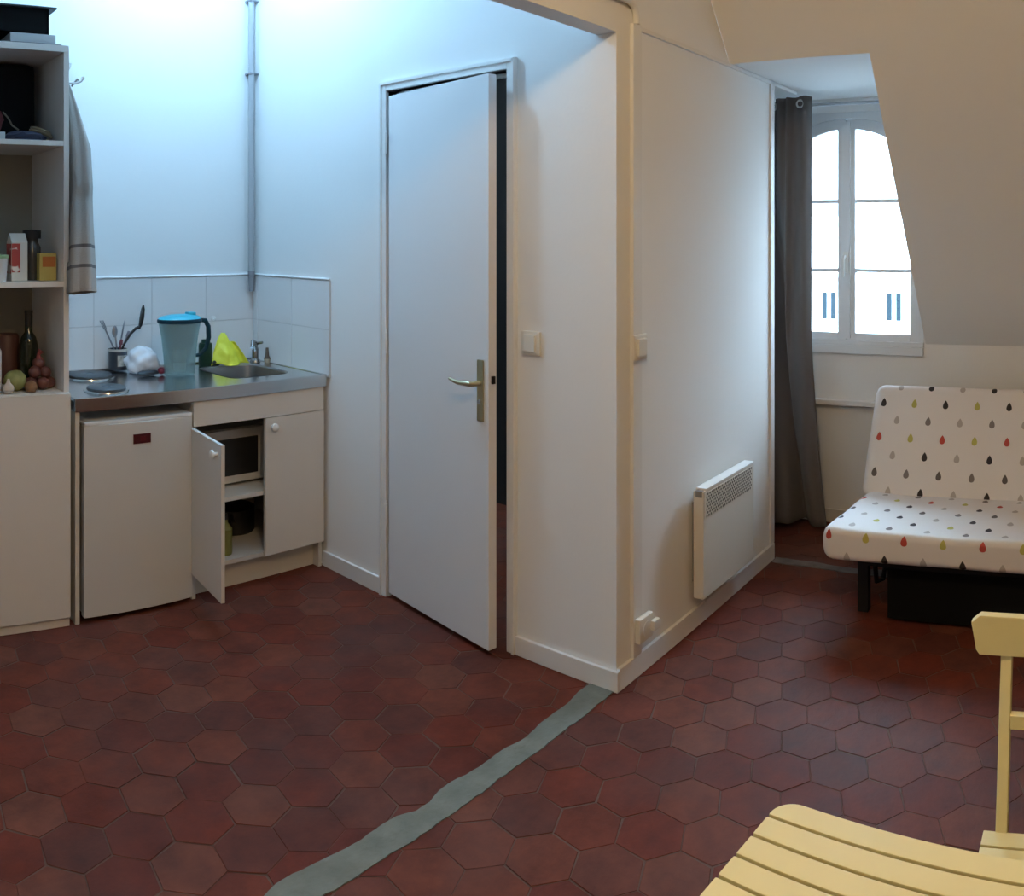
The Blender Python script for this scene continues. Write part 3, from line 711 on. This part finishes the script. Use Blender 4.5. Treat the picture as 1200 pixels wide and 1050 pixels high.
for a, b in ((l1, l2), (l2, l3), (l3, l4)):
    for k in range(24): bm.faces.new((a[k], a[(k + 1) % 24], b[(k + 1) % 24], b[k]))
bm.faces.new(l4)
bmesh.ops.recalc_face_normals(bm, faces=bm.faces)
for f in bm.faces: f.normal_flip() if False else None
mb.build('sink_basin', STEELD, wt)
for (cx, cy, r) in ((1.385, 3.545, .100), (1.330, 3.215, .080)):
    mb = MB(); mb.lathe([(r + .014, .0005), (r + .012, .006), (r + .002, .0075), (r, .004)], (cx, cy, zc), STEEL, 36); mb.lathe([(r, .003), (r, .014), (r - .006, .017), (.02, .017), (.016, .014), (0, .014)], (cx, cy, zc), HOB, 36)
    mb.build('hotplate', None, wt)
mb = MB(); mb.box(kx0 + .004, kx0 + .022, ky0 + .006, YA - .03, 0, zc - .053, bevel=.001); mb.build('support_panel', PLINTH, wt)
# tap
mb = MB(); tx, ty = 2.290, 3.600
mb.lathe([(0, 0), (.026, 0), (.024, .012), (.017, .02), (.017, .065), (.013, .075), (0, .078)], (tx, ty, zc), n=18)
mb.tube([(tx, ty, zc + .05), (tx - .025, ty - .03, zc + .105), (tx - .055, ty - .065, zc + .112), (tx - .075, ty - .09, zc + .085)], [.013, .012, .011, .010], n=12)
tp = mb.build('tap', mat('dull_chrome', (.35, .34, .33), .25, 1.0), wt)
mb = MB(); mb.tube([(tx, ty, zc + .075), (tx + .004, ty - .01, zc + .095), (tx + .018, ty - .04, zc + .100)], [.012, .009, .006], n=10); mb.build('lever', mat('dull_chrome', (.35, .34, .33), .25, 1.0), tp)

# base cabinet under the sink
kc = thing('kitchen_cabinet', (2.0, ky0 + .03, 0), 'white base cabinet under the sink, left door wide open', 'cabinet')
cx0, cx1, cy0, cy1 = 1.668, 2.336, 3.110, 3.66
mb = MB()
mb.box(cx0, cx0 + .018, cy0, cy1, .0, zc - .054); mb.box(cx1 - .018, cx1, cy0, cy1, 0, zc - .054); mb.box(cx0, cx1, cy1 - .01, cy1, .1, zc - .054)
mb.box(cx0 + .018, cx1 - .018, cy0, cy1 - .01, .112, .130)
mb.build('body', LAMIN, kc)
mb = MB(); mb.box(cx0, cx1, cy0 - .016, cy0 - .001, .715, zc - .053, bevel=.001); mb.build('front_panel', LAM, kc)
mb = MB(); mb.box(cx0 + .018, cx1 - .018, cy0 + .004, cy1 - .01, .376, .394, bevel=.001); mb.build('shelf', LAM, kc)
mb = MB(); mb.box(cx0, cx1, cy0 + .040, cy0 + .055, 0, .112, bevel=.001); mb.build('plinth', PLINTH, kc)
def cab_door(hx, hy, ang, w, sgn):
    M = Matrix.Translation((hx, hy, 0)) @ Matrix.Rotation(ang, 4, 'Z')
    mb = MB(); mb.box(0, sgn * w, -.016, 0, .117, .712, bevel=.0015, M=M); d = mb.build('door', LAM, kc)
    mb = MB(); kx = sgn * (w - .036); mb.tube([(kx, -.016, .672), (kx, -.030, .672), (kx, -.034, .672), (kx, -.042, .672), (kx, -.046, .672)], [.008, .008, .018, .018, .012], n=16, M=M); mb.build('knob', PVC, d)
cab_door(cx1, cy0 - .002, 0, .316, -1)
cab_door(cx0 + .004, cy0 - .002, R(-97), .333, 1)
# microwave and items inside
mw = thing('microwave', (1.86, 3.3, .395), 'white microwave oven on the upper shelf of the open base cabinet', 'microwave')
mx0, mx1, my0 = 1.700, 2.200, 3.26; mz0, mz1 = .404, .648
mb = MB(); mb.box(mx0, mx1, my0, my0 + .34, mz0, mz1, bevel=.008); mb.build('body', mat('cream_microwave', (.62, .60, .55), .4), mw)
mb = MB(); mb.box(mx0, mx1 - .005, my0 - .020, my0 - .001, mz0 + .004, mz1 - .002, bevel=.008); dr = mb.build('door', mat('cream_microwave', (.62, .60, .55), .4), mw)
mb = MB(); mb.box(mx0 + .04, mx1 - .125, my0 - .024, my0 - .015, mz0 + .038, mz1 - .042, bevel=.0045); mb.build('door_window', DARK, dr)
for x in (mx0 + .05, mx1 - .05):
    mb = MB(); mb.lathe([(0, 0), (.014, 0), (.014, .0105), (0, .0105)], (x, my0 + .04, .394), n=12); mb.build('foot', DARK, mw)
pn = thing('saucepan', (2.06, 3.42, .13), 'black saucepan on the cabinet floor behind the open door', 'saucepan')
mb = MB(); mb.lathe([(0, .001), (.095, .001), (.1, .008), (.1, .11), (.096, .11), (.094, .012), (0, .010)], (2.06, 3.43, .13), n=32); mb.build('pan', DARK, pn)
mb = MB(); mb.tube([(2.00, 3.345, .225), (1.965, 3.28, .232), (1.94, 3.22, .236)], [.009, .010, .011], n=10, flat=.6); mb.build('handle', DARK, pn)
bt_ = thing('washing_up_bottle', (1.868, 3.18, .13), 'yellow green bottle on the cabinet floor beside the black saucepan', 'bottle')
mb = MB(); mb.lathe([(0, .001), (.03, .001), (.032, .01), (.032, .11), (.013, .135), (.013, .15), (0, .15)], (1.868, 3.18, .13), n=20); mb.build('body', mat('yellow_green_plastic', (.20, .20, .05), .45), bt_)
mb = MB(); mb.lathe([(0, .15), (.014, .15), (.012, .172), (0, .174)], (1.868, 3.18, .13), n=16); mb.build('cap', DARK, bt_)

# fridge
fr = thing('refrigerator', (1.415, 3.1, 0), 'white undercounter refrigerator with small dark red badge', 'refrigerator')
fx0, fx1 = 1.182, 1.655
mb = MB(); mb.box(fx0 + .004, fx1 - .004, 3.120, 3.62, .028, .762, bevel=.006); mb.build('body', FRIDGE, fr)
mb = MB(); bm = mb.bm   # door with gently bowed front
n = 14; pts = [(fx0 + (fx1 - fx0) * i / n, 3.082 - .010 * (1 - (2 * i / n - 1) ** 2)) for i in range(n + 1)]
mb.prism(pts + [(fx1, 3.116), (fx0, 3.116)], 'z', .022, .766, bevel=.005); mb.build('door', FRIDGE, fr)
mb = MB(); mb.box(fx0 + .002, fx1 - .002, 3.079, 3.6, .766, .780, bevel=.004); mb.build('top_cap', mat('white_fridge_top', (.74, .74, .74), .3), fr)
mb = MB(); mb.box(1.386, 1.462, 3.0695, 3.0765, .680, .718, bevel=.001); bd_ = mb.build('badge', mat('dark_red_badge', (.075, .006, .012), .4), fr); bd_['label'] = 'dark red badge'
mb = MB()
mb.box(1.416, 1.440, 3.0688, 3.0700, .690, .709); mb.build('badge_emblem', mat('brighter_red_badge', (.13, .008, .018), .4), bd_)
for x in (fx0 + .05, fx1 - .05):
    for y in (3.16, 3.57):
        mb = MB(); mb.lathe([(0, 0), (.018, 0), (.018, .029), (0, .029)], (x, y, 0), n=14); mb.build('foot', DARK, fr)

# ------------------------------------------------------------------ things on the worktop
up = thing('utensil_pot', (1.56, 3.66, zc), 'dark metal utensil pot behind the hotplates', 'utensil pot')
px_, py_ = 1.568, 3.650
mb = MB(); mb.lathe([(0, .0085), (.042, .0085), (.044, .012), (.044, .105), (.041, .105), (.040, .016), (0, .016)], (px_, py_, zc), n=28); mb.build('pot', mat('dark_blue_enamel', (.045, .055, .075), .35), up)
mb = MB(); mb.lathe([(.0445, .094), (.0455, .100), (.0445, .106), (.041, .106)], (px_, py_, zc), n=28); mb.build('rim', mat('pale_rim', (.5, .45, .4), .4), up)
mb = MB()
for k in range(9):
    a0 = R(-115 + k * 8); a1 = R(-115 + (k + 1) * 8)
    mb.prism([(px_ + .0449 * math.cos(a0), py_ + .0449 * math.sin(a0)), (px_ + .0449 * math.cos(a1), py_ + .0449 * math.sin(a1)), (px_ + .0435 * math.cos(a1), py_ + .0435 * math.sin(a1)), (px_ + .0435 * math.cos(a0), py_ + .0435 * math.sin(a0))], 'z', zc + .028, zc + .078)
mb.build('picture_label', mat('pale_picture', (.42, .40, .36), .5, var=.4, vscale=60), up)
def utensil(name, top, m, label, head, r=.004, seed=0):
    u = thing(name, (px_, py_, zc + .02), label, 'utensil')
    b = Vector((px_ - .35 * (top[0] - px_) , py_ - .2 * (top[1] - py_), zc + .02)); b.x = min(max(b.x, px_ - .025), px_ + .025); b.y = min(max(b.y, py_ - .02), py_ + .02)
    t = Vector(top); mb = MB(); mb.tube([b, b.lerp(t, .5), t], r, n=8); mb.build('handle', m, u)
    mb = MB(); head(mb, t, (t - b).normalized()); mb.build('head', m, u)
MET = mat('utensil_steel', (.30, .32, .36), .3, 1.0); RED = mat('red_plastic_handle', (.20, .05, .07), .5)
utensil('kitchen_fork', (px_ - .055, py_ + .02, zc + .195), MET, 'thin steel fork leaning left in the utensil pot', lambda mb, t, d: [mb.tube([t + Vector((s * .006, 0, 0)), t + d * .045 + Vector((s * .008, 0, 0))], .0022, n=6) for s in (-1, 0, 1)] and None)
utensil('spoon', (px_ - .018, py_ - .012, zc + .165), MET, 'steel spoon with oval bowl in the utensil pot', lambda mb, t, d: mb.blob(t + d * .022, .014, .006, .028, sub=2))
utensil('kitchen_knife', (px_ + .022, py_ + .01, zc + .150), MET, 'upright knife with steel blade in the utensil pot', lambda mb, t, d: mb.tube([t, t + d * .06, t + d * .085], [.009, .008, .002], n=8, flat=.25))
utensil('peeler', (px_ + .004, py_ - .025, zc + .128), RED, 'short red handled tool in the front of the utensil pot', lambda mb, t, d: mb.tube([t, t + d * .022], [.009, .007], n=8))
utensil('spatula', (px_ + .050, py_ + .015, zc + .150), mat('grey_nylon', (.22, .20, .24), .5), 'grey nylon spatula leaning right in the utensil pot', lambda mb, t, d: mb.tube([t, t + d * .012, t + d * .035], [.005, .012, .012], n=8, flat=.25))
lu = thing('slotted_spoon', (px_, py_, zc + .02), 'black slotted spoon rising highest from the utensil pot', 'utensil')
mb = MB(); mb.tube([(px_ - .015, py_, zc + .022), (px_ + .03, py_ - .004, zc + .125), (px_ + .062, py_ - .006, zc + .172), (px_ + .088, py_ - .008, zc + .196), (px_ + .108, py_ - .01, zc + .202)], [.005, .0055, .006, .007, .009], n=10); mb.build('handle', DARK, lu)
mb = MB(); mb.tube([(px_ + .104, py_ - .01, zc + .196), (px_ + .110, py_ - .01, zc + .21), (px_ + .118, py_ - .01, zc + .245), (px_ + .124, py_ - .01, zc + .285), (px_ + .126, py_ - .01, zc + .304)], [.008, .017, .022, .018, .006], n=14, flat=.35); mb.build('bowl', DARK, lu)

# clear plastic bag with bits of dark and red inside
pb = thing('plastic_bag', (1.66, 3.54, zc), 'crumpled clear plastic bag between the utensil pot and the blue jug', 'plastic bag')
BAG = see_through_mat('clear_bag_plastic', (.92, .95, 1.0), .80, .25, (.88, .90, .95))
mb = MB(); mb.blob((1.643, 3.540, zc + .050), .080, .066, .070, amp=.30, freq=1.9, seed=3, sub=4, zmin=zc + .002); mb.build('bag', BAG, pb)
mb = MB(); mb.blob((1.640, 3.470, zc + .014), .060, .022, .012, amp=.3, seed=5, sub=2, zmin=zc + .003); mb.build('dark_contents', mat('dark_contents', (.02, .025, .035), .5), pb)
mb = MB(); mb.blob((1.705, 3.466, zc + .020), .022, .020, .018, amp=.3, seed=8, sub=2, zmin=zc + .002); mb.build('red_tag', mat('dark_red_plastic', (.20, .02, .05), .4), pb)

# filter jug
jg = thing('filter_jug', (1.78, 3.42, zc), 'translucent blue water filter jug with turquoise lid', 'jug')
JUG = see_through_mat('blue_clear_plastic', (.84, .95, .96), .32, .15, (.42, .56, .58))
jx, jy = 1.775, 3.425
mb = MB(); mb.lathe([(0, .002), (.068, .002), (.074, .008), (.078, .08), (.088, .17), (.103, .245), (.1005, .245), (.0855, .17), (.0755, .08), (.071, .012), (0, .008)], (jx, jy, zc), n=40, sx=1.0, sy=.72); mb.build('body', JUG, jg)
mb = MB(); mb.lathe([(0, .06), (.045, .06), (.062, .13), (.086, .235), (.082, .235), (.058, .133), (0, .125)], (jx, jy, zc), n=32, sx=1, sy=.7); mb.build('funnel', see_through_mat('grey_blue_plastic', (.75, .86, .90), .30, .2, (.34, .46, .50)), jg)
mb = MB(); mb.lathe([(0, .02), (.026, .02), (.03, .06), (.03, .12), (0, .12)], (jx, jy, zc), n=20); mb.build('cartridge', mat('pale_grey_cartridge', (.45, .5, .52), .5), jg)
mb = MB(); mb.lathe([(.1045, .238), (.108, .241), (.108, .252), (.105, .256), (0, .256)], (jx, jy, zc), n=40, sx=1, sy=.72); mb.build('lid_rim', mat('dark_teal_plastic', (.004, .03, .05), .5, spec=.2), jg)
mb = MB(); mb.lathe([(.104, .256), (.092, .266), (.05, .274), (0, .276)], (jx, jy, zc), n=40, sx=1, sy=.72); mb.box(jx + .035, jx + .075, jy - .02, jy + .02, zc + .268, zc + .284, bevel=.006); mb.build('lid', mat('turquoise_plastic', (.03, .42, .55), .35), jg)
mb = MB(); mb.tube([(jx + .100, jy - .01, zc + .245), (jx + .125, jy - .012, zc + .243), (jx + .140, jy - .014, zc + .215), (jx + .142, jy - .014, zc + .165), (jx + .130, jy - .012, zc + .115), (jx + .098, jy - .008, zc + .088), (jx + .078, jy - .004, zc + .084)], [.008, .009, .009, .009, .008, .007, .006], n=10, flat=1.3); mb.build('handle', mat('dark_teal_handle', (.006, .035, .05), .5, spec=.2), jg)
# green pack, yellow cloth, brush
gp = thing('soap_bottle', (2.015, 3.60, zc), 'dark green bottle behind the sink beside the jug handle', 'bottle')
mb = MB(); mb.lathe([(0, .001), (.032, .001), (.034, .006), (.034, .10), (.030, .112), (0, .113)], (2.012, 3.612, zc), n=20); mb.build('body', mat('dark_green_plastic', (.006, .035, .015), .4), gp)
mb = MB(); mb.lathe([(0, .113), (.020, .113), (.020, .128), (0, .13)], (2.012, 3.612, zc), n=16); mb.build('cap', mat('green_cap', (.01, .05, .03), .4), gp)
YC_ = mat('yellow_rubber', (.72, .72, .05), .55, bump=.2, bscale=60)
def cloth():
    mb = MB(); bm = mb.bm; NU, NV = 30, 26; g = []
    for j in range(NV + 1):
        v = j / NV; row = []
        for i in range(NU + 1):
            u = i / NU
            half = .012 + .082 * v ** .75
            x = 2.115 + (u - .5) * 2 * half + .024 * v * (1 if u > .5 else .2) 
            z = zc + .004 + .150 * (1 - v) ** .95 + .022 * math.sin(u * 3.1 * math.pi) * v * (1 - v * .6)
            if u > .68: z = min(z, zc + .004 + .105 * (1 - max(0, (v - .35)) / .65))
            y = 3.612 - .055 * v + .020 * math.sin(u * 2.6 * math.pi + 1.0) * (.3 + v) + .008 * noise.noise(Vector((u * 4, v * 4, 1)))
            row.append(bm.verts.new((x, y, max(z, zc + .004))))
        g.append(row)
    for a, b in zip(g, g[1:]):
        for i in range(NU): f = bm.faces.new((a[i], b[i], b[i + 1], a[i + 1])); f.smooth = True
    o = mb.build('dish_cloth', YC_, loc=(2.12, 3.59, zc), smooth=None)
    s = o.modifiers.new('thickness', 'SOLIDIFY'); s.thickness = .004; s.offset = 0
    tag(o, 'bright yellow dish cloth propped up behind the sink', 'cloth')
cloth()
mb = MB(); mb.blob((2.055, 3.598, zc + .017), .045, .024, .018, amp=.2, seed=6, sub=2, zmin=zc + .001); tag(mb.build('scouring_pad', mat('dark_scourer', (.02, .03, .025), .9), loc=(2.055, 3.598, zc)), 'dark scouring pad at the foot of the yellow cloth', 'scourer')
br = thing('dish_brush', (2.32, 3.55, zc), 'short brown dish brush standing right of the tap', 'brush')
mb = MB(); mb.tube([(2.322, 3.54, zc + .001), (2.322, 3.54, zc + .022)], [.014, .017], n=12); mb.build('bristles', mat('tan_bristle', (.35, .30, .22), .9), br)
mb = MB(); mb.tube([(2.322, 3.54, zc + .022), (2.322, 3.54, zc + .035), (2.325, 3.545, zc + .075)], [.017, .010, .007], n=12); mb.build('handle', mat('brown_wood', (.09, .06, .045), .6), br)
ah = thing('adhesive_hook', (2.11, yf, 1.09), 'tiny white adhesive hook on the tiles above the sink', 'hook')
mb = MB(); mb.tube([(2.11, yf, 1.092), (2.11, yf - .006, 1.092)], .013, n=16); mb.build('plate', mat('glossy_white', (.9, .9, .9), .15), ah)
mb = MB(); mb.tube([(2.11, yf - .005, 1.090), (2.11, yf - .018, 1.086), (2.11, yf - .022, 1.094)], .003, n=8); mb.build('prong', mat('glossy_white', (.9, .9, .9), .15), ah)

# ------------------------------------------------------------------ sofa bed
sb = thing('sofa_bed', (3.45, .3, 0), 'white drop-print folding sofa bed standing before the attic slope', 'sofa bed')
def mattress(name, prof_center, half_l, half_t, rnd, ya, yb, u0, v0, seed):
    """padded slab: section in the X-Z plane, run along Y; prof_center=(x,z,angle)"""
    mb = MB(); bm = mb.bm; uvl = bm.loops.layers.uv.new('UVMap')
    cx, cz, ang = prof_center; ca, sa = math.cos(ang), math.sin(ang)
    sec = []
    NS = 9
    for (qx, qz, a0) in ((half_l - rnd, half_t - rnd, 0), (-half_l + rnd, half_t - rnd, 90), (-half_l + rnd, -half_t + rnd, 180), (half_l - rnd, -half_t + rnd, 270)):
        for k in range(NS): a = R(a0 + 90 * k / (NS - 1)); sec.append((qx + rnd * math.cos(a), qz + rnd * math.sin(a)))
    # extra points along the long faces
    def dens(s):
        out = []
        for p, q in zip(s, s[1:] + s[:1]):
            n = max(1, int(math.hypot(q[0] - p[0], q[1] - p[1]) / .03))
            for k in range(n): out.append((p[0] + (q[0] - p[0]) * k / n, p[1] + (q[1] - p[1]) * k / n))
        return out
    sec = dens(sec); n = len(sec)
    arc = [0]
    for p, q in zip(sec, sec[1:] + sec[:1]): arc.append(arc[-1] + math.hypot(q[0] - p[0], q[1] - p[1]))
    N = int((yb - ya) / .03); st = []
    rends = (.0, .012, .03, .05)
    ys = [ya + e for e in (0, .004, .014, .03)] + [ya + .05 + (yb - ya - .1) * i / N for i in range(N + 1)] + [yb - e for e in (.03, .014, .004, 0)]
    rings = []
    for y in ys:
        e = min(y - ya, yb - y); k = 0 if e >= .05 else (.05 - math.sqrt(max(0, .05 ** 2 - (.05 - e) ** 2)))
        ring = []
        for (p, q) in sec:
            sx = (abs(p) - min(k, half_l * .9)) / abs(p) if abs(p) > 1e-6 else 1
            sq = (abs(q) - min(k * .8, half_t * .8)) / abs(q) if abs(q) > 1e-6 else 1
            pp, qq = p * max(sx, .05), q * max(sq, .05)
            d = .006 * noise.noise(Vector((p * 6, y * 4, q * 6 + seed))) + .010 * noise.noise(Vector((p * 2.5, y * 1.8, seed)))
            qq += d * (1 if q > 0 else -1)
            ring.append(bm.verts.new((cx + pp * ca - qq * sa, y, cz + pp * sa + qq * ca)))
        rings.append(ring)
    for j in range(len(rings) - 1):
        for i in range(n):
            i2 = (i + 1) % n
            f = bm.faces.new((rings[j][i], rings[j][i2], rings[j + 1][i2], rings[j + 1][i])); f.smooth = True
            vv = (arc[i], arc[i + 1], arc[i + 1], arc[i]); yy = (ys[j], ys[j], ys[j + 1], ys[j + 1])
            for l, a, y in zip(f.loops, vv, yy): l[uvl].uv = (y + u0, v0 - a)
    for ring, y in ((rings[0], ys[0]), (rings[-1], ys[-1])):
        f = bm.faces.new(ring); f.smooth = True
        for l, (p, q) in zip(f.loops, sec): l[uvl].uv = (p, q)
    bmesh.ops.recalc_face_normals(bm, faces=bm.faces)
    o = mb.build(name, DROPS, sb, smooth=60)
    return o
# seat: top from (3.12,.375) to (3.72,.335); back: front face from (3.72,.335) to (3.96,.77)
a_s = math.atan2(-.035, .60)
mattress('seat_mattress', (3.435, .296, a_s), .318, .062, .026, -.75, 1.115, 10.02, 10.417, 3)
a_b = math.atan2(.445, .245)
mattress('back_mattress', (3.84 + .055, .555 - .03, a_b), .272, .062, .030, -.75, 1.135, 10.02, 10.03, 8)
mb = MB()
mb.box(3.22, 3.66, -.70, .985, .205, .226, bevel=.004)
mb.build('frame', BLACKM, sb)
mb = MB(); mb.box(3.215, 3.70, -.58, .870, .012, .205, bevel=.004); mb.build('bedding_box', BLACKF, sb)
for y in (.985, -.66):
    for x in (3.285, 3.72):
        mb = MB(); mb.box(x - .02, x + .02, y - .022, y + .022, 0, .21, bevel=.004); mb.build('leg', BLACKM, sb)
for y in (1.0, -.66):
    mb = MB(); mb.tube([(3.66, y, .215), (3.80, y, .24), (3.88, y, .36), (4.02, y, .60)], .012, n=10); mb.build('back_bracket', BLACKM, sb)
mb = MB(); mb.tube([(3.33, .955, .20), (3.36, .955, .09), (3.46, .955, .06), (3.56, .955, .20)], .010, n=10); mb.build('hinge_bracket', BLACKM, sb)

# ------------------------------------------------------------------ slatted table
ta = R(-6.2)
tc0 = (1.099, .449)
tb = thing('slatted_table', (tc0[0], tc0[1], 0), 'pale yellow slatted folding table in the near corner', 'table', rz=ta)
TM = Matrix.Translation((tc0[0], tc0[1], 0)) @ Matrix.Rotation(ta, 4, 'Z')   # local: -x toward the camera, -y along the slats
tz = .72; SW, SG, NSL = .0375, .0048, 12; TL = .55
for k in range(NSL):
    x1 = -k * (SW + SG); x0 = x1 - SW; mb = MB()
    if k in (0, NSL - 1):
        r = .034; out = []
        o_, i_ = (x1, x0) if k == 0 else (x0, x1); s = -1 if k == 0 else 1
        # rounded outer corners
        pts = [(i_, 0)] + [(o_ + s * (r - r * math.sin(a)), -(r - r * math.cos(a))) for a in (math.pi / 2 * q / 8 for q in range(9))]
        pts += [(o_ + s * (r - r * math.cos(a)), -TL + (r - r * math.sin(a))) for a in (math.pi / 2 * q / 8 for q in range(9))] + [(i_, -TL)]
        mb.prism(pts, 'z', tz - .018, tz, bevel=.0025, M=TM)
    else: mb.box(x0, x1, -TL, 0, tz - .018, tz, bevel=.0025, M=TM)
    mb.build('slat', YEL, tb)
W = NSL * (SW + SG) - SG
for y in (-.07, -TL + .07):
    mb = MB(); mb.box(-W + .02, -.02, y - .017, y + .017, tz - .042, tz - .0185, bevel=.002, M=TM); mb.build('cross_bar', YEL, tb)
for y in (-.105, -TL + .105):
    mb = MB(); s = .018
    mb.tube([(-.06, y, tz - .05), (-W + .03, y, .012)], .015, n=4, M=TM); mb.build('leg', YEL, tb)
    mb = MB(); y2 = y - math.copysign(.034, y + TL / 2)
    mb.tube([(-W + .06, y2, tz - .05), (-.03, y2, .012)], .015, n=4, M=TM); mb.build('leg', YEL, tb)
for (x, yy) in ((-W + .06, -.139), (-.06, -.105)):
    mb = MB(); mb.tube([(x, -.09, tz - .055), (x, -TL + .09, tz - .055)], .009, n=8, M=TM); mb.build('stretcher', YEL, tb)

# ------------------------------------------------------------------ folding chair
ch = thing('folding_chair', (1.45, .03, 0), 'pale yellow slatted folding chair tucked against the table', 'chair')
YA_, YB_ = .197, -.125
postx = lambda z: 1.507 + (z - .45) * .26
for y in (YA_, YB_):
    mb = MB(); h = .0105
    mb.prism([(postx(0) - .016, 0), (postx(0) + .016, 0), (postx(.78) + .012, .775), (postx(.78) - .012, .775)], 'y', y - h, y + h, bevel=.003); mb.build('back_post', YEL, ch)
mb = MB(); xa = postx(.762)
pts = [(.253, .735), (.247, .726), (-.175, .726), (-.181, .735), (-.189, .785), (-.178, .799), (.245, .799), (.262, .785)]
mb.prism(pts, 'x', xa - .028, xa - .008, bevel=.003); mb.build('top_rail', YEL, ch)
mb = MB(); xb = postx(.62); mb.box(xb - .012, xb + .006, YB_ + .010, YA_ - .010, .604, .630, bevel=.003); mb.build('lower_rail', YEL, ch)
for k in range(8):
    x1 = 1.497 - k * .0415; mb = MB(); mb.box(x1 - .0365, x1, -.155, .229, .432, .448, bevel=.0025); mb.build('seat_slat', YEL, ch)
for y in (.175, -.10):
    mb = MB(); mb.box(1.20, 1.50, y - .012, y + .012, .410, .4315, bevel=.002); mb.build('seat_bar', YEL, ch)
for y in (.150, -.075):
    mb = MB(); mb.prism([(1.205, .409), (1.232, .409), (1.735, .0), (1.705, .0)], 'y', y - .010, y + .010, bevel=.002); mb.build('leg', YEL, ch)
mb = MB(); mb.tube([(1.62, .15, .085), (1.62, -.075, .085)], .009, n=8); mb.build('stretcher', YEL, ch)

# ------------------------------------------------------------------ light
world = bpy.data.worlds.new('sky'); scene.world = world; world.use_nodes = True
wn_ = world.node_tree; bg = wn_.nodes['Background']
tcw = wn_.nodes.new('ShaderNodeTexCoord'); sp_ = wn_.nodes.new('ShaderNodeSeparateXYZ'); wn_.links.new(tcw.outputs['Generated'], sp_.inputs[0])
mrw = wn_.nodes.new('ShaderNodeMapRange')     # overcast sky, brighter overhead than at the horizon
mrw.inputs['From Min'].default_value = 0; mrw.inputs['From Max'].default_value = 1; mrw.inputs['To Min'].default_value = 6.0; mrw.inputs['To Max'].default_value = 75.0
wn_.links.new(sp_.outputs['Z'], mrw.inputs['Value']); wn_.links.new(mrw.outputs[0], bg.inputs['Strength'])
bg.inputs['Color'].default_value = (.50, .76, 1.0, 1)
def lamp(name, loc, power, color, radius, kind='POINT'):
    l = bpy.data.lights.new(name, kind); l.energy = power; l.color = color; l.shadow_soft_size = radius
    o = bpy.data.objects.new(name, l); COL.objects.link(o); o.location = loc; return o
lamp('kitchen_lamp', (1.74, 3.06, 3.14), 60, (.36, .67, 1.0), .08)
lamp('room_lamp', (.70, .50, 2.66), 46, (1.0, .70, .36), .10)

# ------------------------------------------------------------------ camera: a phone panorama, so a cylindrical picture
cd = bpy.data.cameras.new('camera'); cam = bpy.data.objects.new('camera', cd); COL.objects.link(cam); scene.camera = cam
F, XN, HOR = 1001.0, -268.0, 277.0
az = (600 - XN) / F
cam.location = (0, 0, 1.5); cam.rotation_euler = (R(90), 0, -az)
cd.type = 'PANO'; cd.panorama_type = 'CENTRAL_CYLINDRICAL'
cd.central_cylindrical_range_u_min = -600 / F; cd.central_cylindrical_range_u_max = 600 / F
cd.central_cylindrical_range_v_min = -(1050 - HOR) / F; cd.central_cylindrical_range_v_max = HOR / F
cd.central_cylindrical_radius = 1.0
cd.clip_start = .01; cd.clip_end = 300
scene.view_settings.view_transform = 'Standard'; scene.view_settings.look = 'None'; scene.view_settings.gamma = 1; scene.view_settings.exposure = 0
scene.view_settings.use_curve_mapping = False
scene.cycles.use_denoising = True
scene.cycles.max_bounces = 10; scene.cycles.transparent_max_bounces = 16
